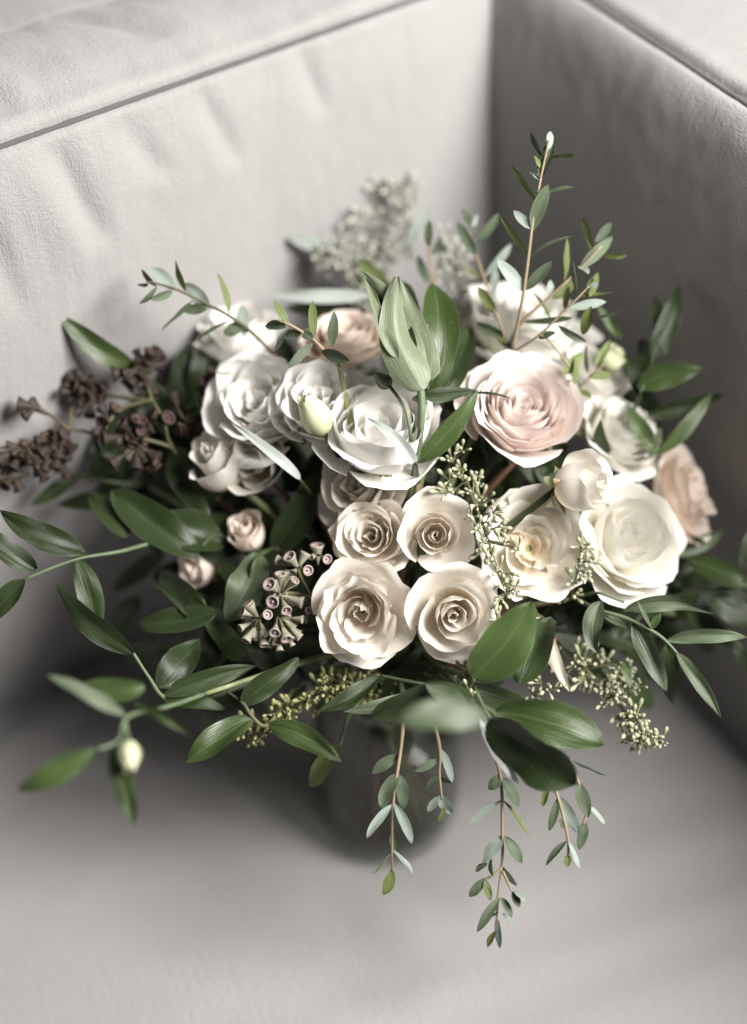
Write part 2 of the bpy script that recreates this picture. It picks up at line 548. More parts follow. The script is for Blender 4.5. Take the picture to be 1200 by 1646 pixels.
AR = [(0.020, -0.06), (0.004, -0.02), (0.001, 0.03), (0.004, 0.12), (0.006, 0.22), (0.003, 0.32), (-0.003, 0.365),
      (-0.012, 0.392), (-0.026, 0.404), (-0.05, 0.409), (-0.10, 0.411), (-0.16, 0.408), (-0.2, 0.39), (-0.215, 0.30), (-0.215, -0.1)]
AP = spline([Vector((a, 0, b)) for a, b in AR], 160)
AL = [0.0]
for i in range(1, len(AP)):
    AL.append(AL[-1] + (AP[i] - AP[i - 1]).length)
aseam = min(range(len(AP)), key=lambda i: (AP[i] - Vector((-0.026, 0, 0.404))).length)
def arm_fn(a, b):
    k = b * (len(AP) - 1)
    i = min(int(k), len(AP) - 2)
    p = AP[i].lerp(AP[i + 1], k - i)
    t = (AP[min(i + 2, len(AP) - 1)] - AP[max(i - 1, 0)]).normalized()
    nrm = Vector((t.z, 0, -t.x))
    l = AL[i] + (AL[i + 1] - AL[i]) * (k - i) - AL[aseam]
    s = -0.2 + 1.0 * a
    d = 0.0035 * noise.noise(Vector((s * 6, l * 5, 8))) + 0.0012 * noise.noise(Vector((s * 26, l * 9, 3))) + 0.0005 * noise.noise(Vector((s * 110, l * 70, 5.0)))
    d -= 0.0028 * gauss(l, 0.0035)
    d += 0.0014 * gauss(l - 0.008, 0.006)
    q = CORNER + DIRA * s + NA * (p.x + nrm.x * d) + Vector((0, 0, p.z + nrm.z * d))
    return q, (s, l)
arm = grid(240, 200, arm_fn, 'arm', M['linen'], sofa)
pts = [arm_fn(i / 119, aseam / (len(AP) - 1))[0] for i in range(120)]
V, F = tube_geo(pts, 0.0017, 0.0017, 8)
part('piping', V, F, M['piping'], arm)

# ------------------------------------------------------------------ vase
vase = thing('glass_vase', 'clear rounded glass jar of water and stems standing on the sofa seat', 'vase', (0, 0, 0))
def lathe(prof, seg=48, close=False):
    V, F = [], []
    n = len(prof)
    for r, z in prof:
        for k in range(seg):
            a = 2 * math.pi * k / seg
            V.append(Vector((r * math.cos(a), r * math.sin(a), z)))
    for i in range(n - 1):
        for k in range(seg):
            k2 = (k + 1) % seg
            F.append((i * seg + k, i * seg + k2, (i + 1) * seg + k2, (i + 1) * seg + k))
    return V, F
vp = [(0.0005, 0.002), (0.034, 0.002), (0.040, 0.004), (0.0435, 0.012), (0.0445, 0.03), (0.0445, 0.09), (0.042, 0.107), (0.036, 0.118),
      (0.034, 0.124), (0.035, 0.140), (0.0355, 0.144), (0.0345, 0.146), (0.0325, 0.144), (0.0315, 0.124), (0.0335, 0.117), (0.0395, 0.106),
      (0.0418, 0.09), (0.0418, 0.03), (0.040, 0.014), (0.036, 0.0085), (0.0005, 0.0075)]
V, F = lathe(vp)
part('jar', V, F, M['glass'], vase)
V, F = lathe([(0.0005, 0.0079), (0.0355, 0.0089), (0.0396, 0.0144), (0.0414, 0.03), (0.0414, 0.085), (0.0413, 0.086), (0.0005, 0.086)])
part('water', V, F, M['water'], vase)

VASE_N = [0]
def into_vase(parent, start, mat, r=0.0014):
    """stem from the flower or sprig down through the neck of the jar"""
    i = VASE_N[0]; VASE_N[0] += 1
    mat = M[('stem', 'stem_y', 'stem_r', 'stem', 'stem_y')[i % 5]]
    r *= 1.3
    a = i * 2.39996; rr = 0.004 + 0.022 * ((i * 0.618) % 1.0)
    neck = Vector((rr * math.cos(a), rr * math.sin(a), 0.135))
    b = a + math.pi * 0.8
    rb = 0.008 + 0.024 * ((i * 0.37) % 1.0)
    foot = Vector((rb * math.cos(b), rb * math.sin(b), 0.013))
    deep = i < 80
    m = neck + (Vector(start) - neck) * 0.35 + Vector((0, 0, 0.012))
    m.x *= 0.7; m.y *= 0.7
    tube('stem', [start, m, neck, (neck + foot) / 2, foot] if deep else [start, m, neck, neck + (foot - neck) * .25], r * 0.8, r, mat, parent, 16, 6)

# ------------------------------------------------------------------ leaves
def prof_ruscus(t):
    return max(0.0, (t ** 0.62) * ((1 - t) ** 0.85)) * 1.93
def prof_broad(t):
    return max(0.0, (t ** 0.52) * ((1 - t) ** 0.62)) * 1.74
def prof_euc(t):
    return max(0.0, (t ** 0.70) * ((1 - t) ** 0.72)) * 2.05
def prof_strip(t):
    return max(0.0, (t ** 0.35) * ((1 - t) ** 0.8)) * 1.75
def prof_bract(t):
    return max(0.0, (t ** 0.42) * ((1 - t) ** 0.95)) * 1.86
PROF = {'bract': prof_bract, 'ruscus': prof_ruscus, 'broad': prof_broad, 'euc': prof_euc, 'strip': prof_strip}

def leaf(parent, a, b, wpx, mat, bend=0, bow=0.0, roll=0, twist=0, fold=0.25, prof='ruscus', wave=0.0, name='leaf', nl=14, nw=6, tipdroop=0.0):
    """a, b = (u, v, d) of base and tip; wpx = full width in photo pixels"""
    A, B = P(*a), P(*b)
    view = ((A + B) / 2 - CAM).normalized()
    d = B - A
    side = d.cross(view).normalized()
    perp = side
    L = d.length
    mid = (A + B) / 2 + perp * px(bend, a[2]) * 1.0 - view * bow * L
    w_ = px(wpx, (a[2] + b[2]) / 2) * 0.5
    seed = Vector((a[0] * 0.13, a[1] * 0.17, 0))
    V, UVs, F = [], [], []
    pf = PROF[prof]
    for j in range(nl + 1):
        t = j / nl
        c = (1 - t) ** 2 * A + 2 * t * (1 - t) * mid + t * t * B
        tg = (2 * (1 - t) * (mid - A) + 2 * t * (B - mid)).normalized()
        sd = tg.cross(view)
        if sd.length < 1e-4:
            sd = side.copy()
        sd.normalize()
        nr = sd.cross(tg).normalized()
        if nr.dot(view) > 0:
            nr.negate()
        ang = rad(roll + twist * (t - 0.5))
        s2 = sd * math.cos(ang) + nr * math.sin(ang)
        n2 = nr * math.cos(ang) - sd * math.sin(ang)
        hw = w_ * pf(min(max(t, 0.0), 1.0))
        if j == 0:
            hw = w_ * 0.10
        if j == nl:
            hw = w_ * 0.012
        for i in range(nw + 1):
            s = -1 + 2 * i / nw
            z = fold * hw * (abs(s) ** 1.25) - tipdroop * L * t ** 3
            z += wave * w_ * math.sin(t * 9 + seed.x + (1.7 if s > 0 else 0)) * abs(s) ** 1.5
            z += 0.16 * w_ * noise.noise(seed + Vector((s * 1.1, t * 2.4, 0)))
            ed = 1 + 0.05 * noise.noise(seed + Vector((t * 5, s * 9, 3.1))) + 0.03 * noise.noise(seed + Vector((t * 17, s * 9, 8.1)))
            V.append(c + s2 * (hw * s * ed) + n2 * z)
            UVs.append((i / nw, t))
    for j in range(nl):
        for i in range(nw):
            q = j * (nw + 1) + i
            F.append((q, q + nw + 1, q + nw + 2, q + 1))
    # make the leaf's upper face look to the camera
    nrm = (V[F[len(F) // 2][1]] - V[F[len(F) // 2][0]]).cross(V[F[len(F) // 2][3]] - V[F[len(F) // 2][0]])
    if nrm.dot(view) > 0:
        F = [tuple(reversed(f)) for f in F]
    return part(name, V, F, mat, parent, UVs)

def stem_depth(stems, u, v):
    best = (1e9, 0.0)
    for st in stems:
        for k in range(len(st) - 1):
            (u0, v0, d0), (u1, v1, d1) = st[k], st[k + 1]
            L2 = (u1 - u0) ** 2 + (v1 - v0) ** 2 or 1
            t = max(0, min(1, ((u - u0) * (u1 - u0) + (v - v0) * (v1 - v0)) / L2))
            q = math.hypot(u - u0 - t * (u1 - u0), v - v0 - t * (v1 - v0))
            if q < best[0]:
                best = (q, d0 + t * (d1 - d0))
    return best[1]

def sprig(name, label, cat, group, stems, leaves, smat, r0=0.0011, r1=0.0006, prof='euc', vase_stem=True, tw=22, dspread=1.0):
    """stems: lists of (u,v,d); leaves: (u0,v0,u1,v1,w,mat[,bend[,dd[,roll]]])"""
    root = thing(name, label, cat, P(*stems[0][0]), group)
    for k, st in enumerate(stems):
        tube('stem', [P(*p) for p in st], r0 if k == 0 else r0 * 0.75, r1, M[smat], root, 18)
    if vase_stem:
        into_vase(root, P(*stems[0][0]), M['stem'])
    for lf in leaves:
        u0, v0, u1, v1, wd, mt = lf[:6]
        bend = lf[6] if len(lf) > 6 else random.uniform(-0.06, 0.06) * math.hypot(u1 - u0, v1 - v0)
        dd = lf[7] if len(lf) > 7 else random.uniform(-dspread, dspread)
        roll = lf[8] if len(lf) > 8 else None
        d0 = stem_depth(stems, u0, v0)
        true = wd
        if roll is None:
            if prof == 'euc' and wd < tw * 0.75:
                true = tw * 0.85
                roll = math.degrees(math.acos(max(0.15, wd / true))) * random.choice((-1, 1))
            else:
                roll = random.uniform(-28, 28)
                true = wd / math.cos(rad(roll))
        else:
            true = wd / max(0.3, math.cos(rad(roll)))
        leaf(root, (u0, v0, d0), (u1, v1, d0 + dd), true, M[mt], bend, bow=random.uniform(0.02, 0.09) if prof == 'euc' else random.uniform(0.04, 0.17), roll=roll, tipdroop=random.uniform(-.02, .12),
             twist=random.uniform(-18, 18) if prof == 'euc' else random.uniform(-45, 45), fold=random.uniform(0.12, 0.42), prof=prof, nl=10 if prof == 'euc' else 16, nw=4 if prof == 'euc' else 8, wave=0.05 if prof == 'euc' else 0.10)
    return root

# ------------------------------------------------------------------ petals
def petal(parent, Mx, R, az, rb, rr, h, W, lip, mat, z0=0.0, tuck=0.06, ruff=0.03, rnd=0.2, seed=0, nu=14, nv=16, name='petal', tilt=0.0, notch=0.0, lipz=0.55, point=0.05):
    V, UVs, F = [], [], []
    sv = Vector((seed * 1.37, seed * 0.71, seed * 2.3))
    TL = 0.74
    def prof(x):
        q = 1 - x
        return (3 * q * q * x * rb * 0.95 + 3 * q * x * x * rb * 1.08 + x ** 3 * rr + q ** 3 * 0.05,
                3 * q * q * x * 0.10 * h + 3 * q * x * x * 0.62 * h + x ** 3 * h)
    a0, a1 = prof(TL - .02), prof(TL + .02)
    T = (a1[0] - a0[0], a1[1] - a0[1])
    tl_ = math.hypot(*T)
    T = (T[0] / tl_, T[1] / tl_)
    plen = tl_ / .04
    for j in range(nv + 1):
        t = j / nv
        for i in range(nu + 1):
            s = -1 + 2 * i / nu
            a = abs(s)
            tt = t * (1 - rnd * a ** 2.6 + point * (1 - a) ** 1.5 - notch * max(0, 1 - a / 0.25))
            tt *= 1 + 0.035 * noise.noise(sv + Vector((s * 4, 0, 7)))
            tc = min(tt, TL)
            rho, z = prof(tc)
            if tt > TL:                                   # the rim rolls outward along an arc
                ph = lip * 7.5 * (0.6 + 0.8 * noise.noise(sv + Vector((s * 1.3, 3.1, 0)))) * (tt - TL) / (1 - TL)
                ph = min(max(ph, 0.02), 2.4)
                al = (tt - TL) * plen
                r_ = al / ph
                rho += r_ * (math.sin(ph) * T[0] + (1 - math.cos(ph)) * T[1])
                z += r_ * (math.sin(ph) * T[1] - (1 - math.cos(ph)) * T[0])
            f = 0.30 + 0.70 * min(1.0, tt / 0.55) ** 0.8
            th = W * s * f
            rho *= 1 + tuck * s
            rf = ruff * tt ** 3
            n1 = noise.noise(sv + Vector((s * 3.2, tt * 1.5, 0)))
            n2 = noise.noise(sv + Vector((s * 2.2, tt * 1.8, 9)))
            n3 = noise.noise(sv + Vector((s * 8.0, tt * 3.0, 4)))
            rho += rf * 1.7 * n1 + rf * 0.35 * n3 * a
            z += rf * 1.7 * n2 + rf * 0.3 * n3
            rho += 0.012 * noise.noise(sv + Vector((s * 1.6, tt * 2.5, 5)))
            ang = az + th
            p = Vector((rho * math.cos(ang), rho * math.sin(ang), z0 + z)) * R
            if tilt:
                p = Matrix.Rotation(tilt, 3, Vector((-math.sin(az), math.cos(az), 0))) @ p
            V.append(Mx @ p)
            UVs.append((s * 0.5 + 0.5, t))
    for j in range(nv):
        for i in range(nu):
            k = j * (nu + 1) + i
            F.append((k, k + 1, k + nu + 2, k + nu + 1))
    return part(name, V, F, mat, parent, UVs)

def lerp_list(L, q):
    k = q * (len(L) - 1)
    i = min(int(k), len(L) - 2)
    return L[i] + (L[i + 1] - L[i]) * (k - i)

# each preset: rim radius, bulge factor, height, half angle (deg), lip, per-petal along q=0..1 from the heart outward
PRE = {
 'spray':   dict(n=14, rr=[.05, .12, .22, .33, .46, .62, .84, .97], bf=[1.2, 1.2, 1.15, 1.1, 1.0, .90, .78, .74], h=[.80, .82, .84, .84, .82, .76, .62, .46], W=[120, 110, 98, 90, 84, 78, 74, 72], lip=[.0, .03, .05, .07, .10, .14, .18, .2], ruff=.035),
 'sprayopen': dict(n=17, rr=[.30, .36, .42, .48, .56, .68, .86, 1.0], bf=[1.05, 1.05, 1.05, 1.0, .95, .88, .78, .74], h=[.66, .78, .84, .86, .83, .76, .58, .40], W=[62, 60, 60, 60, 60, 60, 60, 60], lip=[.05, .07, .09, .11, .13, .15, .17, .18], ruff=.05),
 'spraytight': dict(n=12, rr=[.05, .12, .20, .29, .38, .46, .86, 1.0], bf=[1.3, 1.3, 1.25, 1.25, 1.2, 1.1, .72, .70], h=[.78, .82, .84, .82, .78, .72, .66, .56], W=[130, 120, 105, 95, 88, 84, 86, 80], lip=[.0, .02, .02, .03, .03, .04, .16, .2], ruff=.045),
 'blush':   dict(n=36, rr=[.06, .14, .24, .36, .48, .62, .80, .98], bf=[1.2, 1.2, 1.12, 1.08, 1.04, .98, .90, .80], h=[.62, .70, .76, .80, .82, .80, .72, .52], W=[120, 108, 98, 90, 82, 74, 68, 62], lip=[.01, .03, .045, .06, .07, .09, .11, .15], ruff=.04),
 'whiterose': dict(n=24, rr=[.06, .14, .25, .38, .52, .66, .84, 1.0], bf=[1.2, 1.2, 1.1, 1.05, 1.0, .94, .86, .78], h=[.70, .76, .82, .86, .86, .80, .66, .46], W=[120, 105, 92, 82, 72, 64, 58, 54], lip=[.01, .02, .03, .05, .06, .09, .12, .18], ruff=.04),
 'cup':     dict(n=18, rr=[.20, .34, .48, .60, .68, .76, .86, 1.0], bf=[1.2, 1.2, 1.2, 1.2, 1.18, 1.12, 1.0, .86], h=[.80, .92, 1.0, 1.04, 1.06, 1.04, .9, .40], W=[95, 85, 78, 74, 72, 68, 64, 60], lip=[.02, .03, .03, .04, .05, .08, .16, .26], ruff=.05),
 'garden':  dict(n=22, rr=[.08, .18, .30, .42, .54, .68, .85, 1.0], bf=[1.2, 1.2, 1.15, 1.1, 1.05, 1.0, .92, .82], h=[.62, .74, .84, .90, .92, .86, .72, .48], W=[90, 80, 74, 70, 66, 64, 62, 62], lip=[.04, .06, .08, .09, .10, .12, .16, .2], ruff=.055),
 'ruffle':  dict(n=20, rr=[.08, .2, .34, .48, .62, .78, .95], bf=[1.1, 1.05, 1.0, .98, .95, .9, .84], h=[.80, .88, .92, .92, .86, .74, .48], W=[82, 78, 74, 72, 70, 68, 66], lip=[.05, .07, .09, .11, .13, .16, .2], ruff=.09),
 'openrose': dict(n=15, rr=[.16, .24, .34, .46, .60, .80, .95, 1.02], bf=[1.1, 1.05, 1.0, .98, .92, .84, .80, .78], h=[.26, .36, .52, .66, .68, .62, .52, .40], W=[70, 66, 62, 62, 62, 60, 58, 56], lip=[.04, .05, .07, .09, .12, .15, .18, .2], ruff=.06),
 'bud':     dict(n=9, rr=[.06, .16, .28, .42, .56, .70], bf=[1.5, 1.45, 1.4, 1.35, 1.3, 1.25], h=[1.35, 1.4, 1.4, 1.36, 1.3, 1.2], W=[130, 115, 100, 90, 80, 72], lip=[0, .02, .03, .05, .08, .14], ruff=.05),
}

def basis(direction, spin):
    z = direction.normalized()
    x = RIGHT - z * RIGHT.dot(z)
    x.normalize()
    y = z.cross(x)
    return Matrix((x, y, z)).transposed() @ Matrix.Rotation(spin, 3, 'Z')

def flower(name, label, cat, group, u, v, rpx, facing, preset, mat, d=None, seed=0, spin=0.0, sepals=5, squash=1.0, stem=True, hz=0.42, extra=None, nmul=1.0):
    d = dome(u, v) if d is None else d
    R = px(rpx, d)
    Z = camdir(*facing)
    B = basis(Z, spin)
    if squash != 1.0:
        B = B @ Matrix.Diagonal((1, squash, 1))
    org = P(u, v, d) - Z * (hz * R)
    root = thing(name, label, cat, org, group)
    rnd = random.Random(seed * 77 + 5)
    pr = PRE[preset]
    n = max(3, int(pr['n'] * nmul))
    def place(p):
        return p
    Mx = lambda p: org + B @ p
    class MM:
        def __matmul__(self, p):
            return org + B @ p
    mm = MM()
    for i in range(n):
        q = i / (n - 1)
        rr = lerp_list(pr['rr'], q) * rnd.uniform(0.94, 1.06)
        petal(root, mm, R, i * 2.39996 + rnd.uniform(-.35, .35), rr * lerp_list(pr['bf'], q), rr, lerp_list(pr['h'], q) * rnd.uniform(.95, 1.05),
              rad(lerp_list(pr['W'], q) * rnd.uniform(.9, 1.1)), lerp_list(pr['lip'], q) * rnd.uniform(.5, 1.4), mat, seed=seed * 31 + i,
              tilt=rnd.uniform(-.10, .10) * (1 if q > .12 else .4), ruff=pr['ruff'] * (0.5 + 0.8 * q) * rnd.uniform(.6, 1.5), tuck=0.07 if q > .15 else .16, rnd=rnd.uniform(.14, .24), point=rnd.uniform(.02, .09))
    if extra:
        extra(root, mm, R, rnd)
    for k in range(sepals):
        az = k * 2 * math.pi / 5 + .3
        petal(root, mm, R, az, .34, .62, .16, rad(20), .14, M['sepal'], seed=seed + 900 + k, ruff=.03, rnd=.55, point=.25, nu=4, nv=8, name='sepal', z0=-.06)
    if stem:
        into_vase(root, org, M['stem'], 0.0019)
    return root

G_R = 'roses in the bouquet'
# --- the spray roses at the front
def heart(root, mm, R, rnd):
    for k, (az, r_, h_) in enumerate(((1.2, .16, .56), (3.4, .12, .5), (5.2, .18, .48), (2.2, .2, .4), (0.2, .22, .42))):
        petal(root, mm, R, az, r_ * 1.2, r_ * .6, h_, rad(70), 0.0, M['cream'], seed=500 + k, ruff=.05, tuck=.2)
flower('spray_rose', 'open cream spray rose with a hollow heart, lowest on the left of the front four', 'rose', G_R, 579, 985, 88, (-.10, -.12, 1), 'sprayopen', M['cream'], seed=3, extra=heart, squash=1.06)
flower('spray_rose', 'cream spray rose with a swirled heart beside the broad green leaf', 'rose', G_R, 728, 985, 84, (.05, -.15, 1), 'spray', M['cream'], seed=8, spin=1.0)
flower('spray_rose', 'half hidden cream spray rose above the hollow hearted one, beside the gum nuts', 'rose', G_R, 597, 862, 67, (-.22, .12, 1), 'garden', M['cream'], seed=13, spin=2.0, nmul=.85, d=2.3)
flower('spray_rose', 'small cream spray rose with a tight coiled heart and wide outer petals', 'rose', G_R, 699, 860, 69, (.02, .0, 1), 'spraytight', M['cream'], seed=21, d=1.6)
flower('spray_rose', 'cream spray rose tucked under the white cup shaped bloom', 'rose', G_R, 580, 786, 80, (-.25, .25, .9), 'spray', M['cream'], seed=17, d=3.4)
flower('rose', 'large blush pink rose with many tight swirled petals', 'rose', G_R, 836, 664, 104, (.18, .48, .86), 'blush', M['blush'], seed=5, spin=.5, d=3.6)
flower('rose', 'fully open ivory rose with apricot heart, right of the pale green seeds', 'rose', G_R, 858, 878, 88, (.12, .10, 1), 'openrose', M['cream2'], seed=9, d=2.0, squash=1.1)
flower('rose', 'large pure white rose at the right, half covered by the little bud', 'rose', G_R, 1000, 866, 106, (.42, .28, .86), 'whiterose', M['whiterose'], seed=15, d=4.2, squash=1.05)
flower('rose', 'soft focus white rose behind the dark leaf on the right', 'rose', G_R, 990, 702, 80, (.5, .55, .7), 'whiterose', M['whiterose'], seed=25, d=7.2)
flower('rose', 'peach rose at the far right seen from its side', 'rose', G_R, 1090, 796, 80, (.80, .35, .45), 'whiterose', M['peach'], seed=28, d=8.5, squash=1.15)
flower('rose', 'wide white rose at the back behind the tall eucalyptus', 'rose', G_R, 838, 532, 120, (.12, .88, .50), 'whiterose', M['whiterose'], seed=33, d=9.5)
flower('rose', 'pale peach rose half hidden behind the green nodding bud', 'rose', G_R, 556, 552, 74, (-.1, .80, .6), 'blush', M['peach'], seed=37, d=8.0)
flower('garden_rose', 'full white garden rose at the upper left of the bouquet', 'rose', G_R, 418, 655, 92, (-.30, .38, .88), 'garden', M['white'], seed=41, d=5.0)
flower('rose', 'blurred white rose furthest back on the left', 'rose', G_R, 385, 545, 80, (-.2, .8, .55), 'whiterose', M['white'], seed=45, d=11.0)
flower('rose', 'blurred white rose between the small green leaves on the right', 'rose', G_R, 950, 606, 68, (.5, .7, .5), 'whiterose', M['whiterose'], seed=48, d=8.6)
flower('lisianthus', 'ruffled white lisianthus with crinkled petals, behind the pale green bud', 'lisianthus', 'lisianthus in the bouquet', 516, 655, 84, (-.05, .55, .83), 'ruffle', M['white'], seed=51, d=3.6)
flower('lisianthus', 'white cup shaped lisianthus with rolled outer petals under the green nodding bud', 'lisianthus', 'lisianthus in the bouquet', 613, 702, 95, (-.04, .66, .74), 'cup', M['white'], seed=57, d=2.4, spin=2.0)
flower('garden_rose', 'cream side of a rose in shade below the full white garden rose', 'rose', G_R, 412, 742, 60, (-.2, -.1, .95), 'bud', M['cream2'], seed=61, d=6.0)
flower('rosebud', 'half open cream rosebud with dark sepals between white rose and ivory rose', 'rosebud', 'rosebuds in the bouquet', 932, 782, 60, (.80, .10, .55), 'bud', M['cream2'], seed=66, d=.2, sepals=5, hz=.75)
flower('rosebud', 'pale rosebud at the left edge of the flowers, above the dark glossy leaves', 'rosebud', 'rosebuds in the bouquet', 350, 745, 58, (-.45, .60, .6), 'bud', M['cream2'], seed=69, d=5.2, hz=.75)
flower('rosebud', 'beige pink rosebud in deep shade left of the gum nuts', 'rosebud', 'rosebuds in the bouquet', 396, 860, 40, (-.3, .5, .7), 'bud', M['peach'], seed=72, d=6.0, hz=.7)
flower('rosebud', 'pale bud in the shadow at the lower left, under the crossed dark leaves', 'rosebud', 'rosebuds in the bouquet', 318, 915, 36, (-.6, -.1, .7), 'bud', M['peach'], seed=75, d=7.5, hz=.7)
flower('rosebud', 'pale green ruffled bud sticking out at the upper right', 'rosebud', 'rosebuds in the bouquet', 985, 572, 30, (.62, .66, .2), 'bud', M['greenbud'], seed=78, d=7.5, hz=.9)

# --- closed buds on stems
def closed_bud(label, name, base, tip, wpx, mat, n=4, stems=(), sm='stem_p', r=.0012):
    root = thing(name, label, 'flower bud', P(*base), 'closed buds in the bouquet')
    A, B = P(*base), P(*tip)
    Z = (B - A).normalized()
    L = (B - A).length
    x = (RIGHT - Z * RIGHT.dot(Z)).normalized(); y = Z.cross(x)
    Bm = Matrix((x, y, Z)).transposed()
    class MM:
        def __matmul__(self, p):
            return A + Bm @ p
    k = px(wpx, base[2]) / 2 / L
    for i in range(n):
        petal(root, MM(), L, i * 2 * math.pi / n + .4, k * 1.35, k * .16, 1.0 - .05 * (i % 2), rad(80), .0, mat, seed=200 + i + int(base[0]), ruff=.02, tuck=.14, rnd=.3, point=.0, nu=10, nv=14)
    for st in stems:
        tube('stem', [P(*q) for q in st], r, r * .9, M[sm], root, 14)
    return root
closed_bud('pale green pointed lisianthus bud against the ruffled white bloom', 'lisianthus_bud', (522, 697, .6), (487, 636, -.4), 44, M['greenbud'], 5,
           [[(521, 696, .6), (530, 712, 1.2), (545, 735, 3)]], 'stem', .0014)
closed_bud('tiny grey green bud on a thin curved stalk beside the nodding bud', 'lisianthus_bud', (627, 622, .5), (603, 600, .8), 22, M['tulip'], 4,
           [[(626, 621, .5), (650, 655, 0), (659, 695, .2), (662, 742, 1.5)]], 'stem_p', .0010)
closed_bud('cream blurred bud hanging among the leaves at the lower left', 'drooping_bud', (207, 1192, -9.5), (208, 1240, -10.5), 34, M['greenbud'], 4,
           [[(207, 1192, -9.5), (203, 1175, -9), (200, 1156, -9)]], 'stem_p', .0010)

# --- the nodding green bud of folded bracts
nb = thing('nodding_bud', 'large sea green nodding bud of folded pointed bracts on a curved stalk', 'flower bud', P(670, 740, 1.5), 'closed buds in the bouquet')
leaf(nb, (672, 620, 1.0), (690, 520, 1.2), 84, M['tulip'], bend=18, bow=-.06, roll=20, fold=.5, prof='bract', name='bract', nw=10, nl=20)
leaf(nb, (668, 616, .8), (640, 444, 1.4), 84, M['tulip'], bend=0, bow=-.06, roll=10, fold=.5, prof='bract', name='bract', nw=10, nl=20)
leaf(nb, (660, 622, -.2), (580, 434, .4), 74, M['tulip'], bend=-34, bow=.10, roll=-34, twist=-40, fold=-.4, prof='bract', name='bract', nw=10, nl=22, wave=.1)
leaf(nb, (660, 585, -.5), (598, 446, .5), 46, M['ruscus'], bend=-12, bow=.04, roll=10, fold=.6, prof='bract', name='inner_bract', nw=8, nl=16)
leaf(nb, (682, 626, -1.3), (636, 444, -.4), 80, M['tulip'], bend=40, bow=.12, roll=20, twist=40, fold=-.42, prof='bract', name='bract', nw=10, nl=22, wave=.08)
leaf(nb, (640, 575, -1.2), (586, 444, -.2), 30, M['tulip'], bend=14, bow=.10, roll=34, twist=60, fold=.5, prof='bract', name='bract', nw=8, nl=18, wave=.1)
leaf(nb, (652, 612, -1.0), (612, 520, -.4), 40, M['tulip'], bend=-8, bow=.10, roll=-24, fold=-.5, prof='bract', name='bract', nw=8, nl=16)
tube('stem', [P(672, 606, -.4), P(677, 640, -.4), P(676, 690, 0), P(668, 742, 1.5)], .0021, .0017, M['stem_p'], nb, 18, 9)
into_vase(nb, P(668, 742, 1.5), M['stem'])

# ------------------------------------------------------------------ eucalyptus
G_E = 'eucalyptus sprigs in the bouquet'
def E(label, stems, leaves, smat='twig', **kw):
    return sprig('eucalyptus_sprig', label, 'eucalyptus', G_E, stems, leaves, smat, **kw)
E('tallest upright eucalyptus sprig rising against the dark sofa arm',
  [[(822, 565, 5), (838, 490, 3), (848, 420, 2), (856, 355, 1.5), (868, 290, 1), (882, 225, .6)]],
  [(842, 468, 800, 418, 27, 'euc_p'), (844, 466, 888, 420, 24, 'euc'), (848, 415, 803, 348, 14, 'euc_o'), (849, 415, 918, 376, 9, 'euc'),
   (856, 370, 882, 296, 31, 'euc', 5), (855, 368, 825, 338, 19, 'euc_p'), (860, 322, 820, 266, 13, 'euc_o'), (866, 318, 922, 299, 9, 'euc', 5),
   (870, 286, 889, 226, 28, 'euc', 4), (867, 290, 851, 277, 10, 'euc_p'), (872, 252, 851, 211, 12, 'euc'), (880, 240, 886, 210, 16, 'euc_p'),
   (888, 253, 924, 249, 10, 'euc_o', 5), (867, 270, 859, 250, 9, 'euc_o')])
E('leaning eucalyptus sprig right of the tallest one, with an upturned tip',
  [[(826, 540, 5), (839, 517, 4), (881, 479, 3.4), (924, 440, 3.2), (967, 395, 3)]],
  [(907, 452, 911, 383, 12, 'euc_o'), (951, 400, 936, 349, 15, 'euc_o'), (932, 432, 988, 379, 25, 'euc'), (969, 408, 1008, 411, 12, 'euc_o', -3),
   (956, 389, 984, 356, 18, 'euc'), (887, 480, 924, 453, 26, 'euc_o'), (881, 476, 887, 450, 16, 'euc_p'), (930, 428, 946, 438, 10, 'euc_p'), (839, 517, 921, 513, 14, 'euc'), (884, 512, 860, 464, 7, 'euc_o')])
E('branching eucalyptus sprig with small leaves over the back white rose',
  [[(820, 568, 5), (865, 540, 3.5), (905, 501, 2.6), (924, 483, 2.2), (946, 460, 2)], [(865, 540, 3.5), (880, 545, 3.3), (915, 590, 3.5)]],
  [(909, 501, 911, 459, 13, 'euc_o'), (929, 477, 919, 421, 9, 'euc_p'), (916, 497, 975, 485, 20, 'euc_p'), (932, 477, 985, 469, 6, 'euc_o'), (947, 477, 963, 437, 17, 'euc_o'),
   (950, 493, 935, 539, 24, 'euc_o'), (956, 509, 1005, 500, 7, 'euc'), (945, 460, 949, 446, 10, 'euc_o'), (945, 462, 962, 457, 11, 'euc_p'), (865, 544, 893, 535, 14, 'euc'),
   (897, 523, 943, 552, 16, 'euc'), (905, 602, 940, 568, 26, 'euc_o'), (922, 618, 926, 575, 13, 'euc_o')], r0=.0008)
E('short olive eucalyptus tips beside the pale green ruffled bud',
  [[(915, 650, 6), (930, 625, 5), (950, 605, 4.5), (970, 585, 4)]],
  [(956, 589, 981, 544, 17, 'euc_o'), (945, 606, 984, 603, 19, 'euc_o'), (945, 600, 938, 555, 10, 'euc_p'), (935, 620, 905, 615, 18, 'euc'), (930, 628, 950, 640, 14, 'euc_o')], r0=.0008)
E('eucalyptus sprig with a single olive leaf, left of the tallest one',
  [[(817, 563, 5.5), (808, 535, 4.5), (799, 508, 4), (775, 469, 3.6)]], [(797, 505, 767, 463, 22, 'euc_o'), (812, 540, 762, 520, 22, 'euc'), (817, 560, 790, 525, 20, 'euc_o')], r0=.0008)
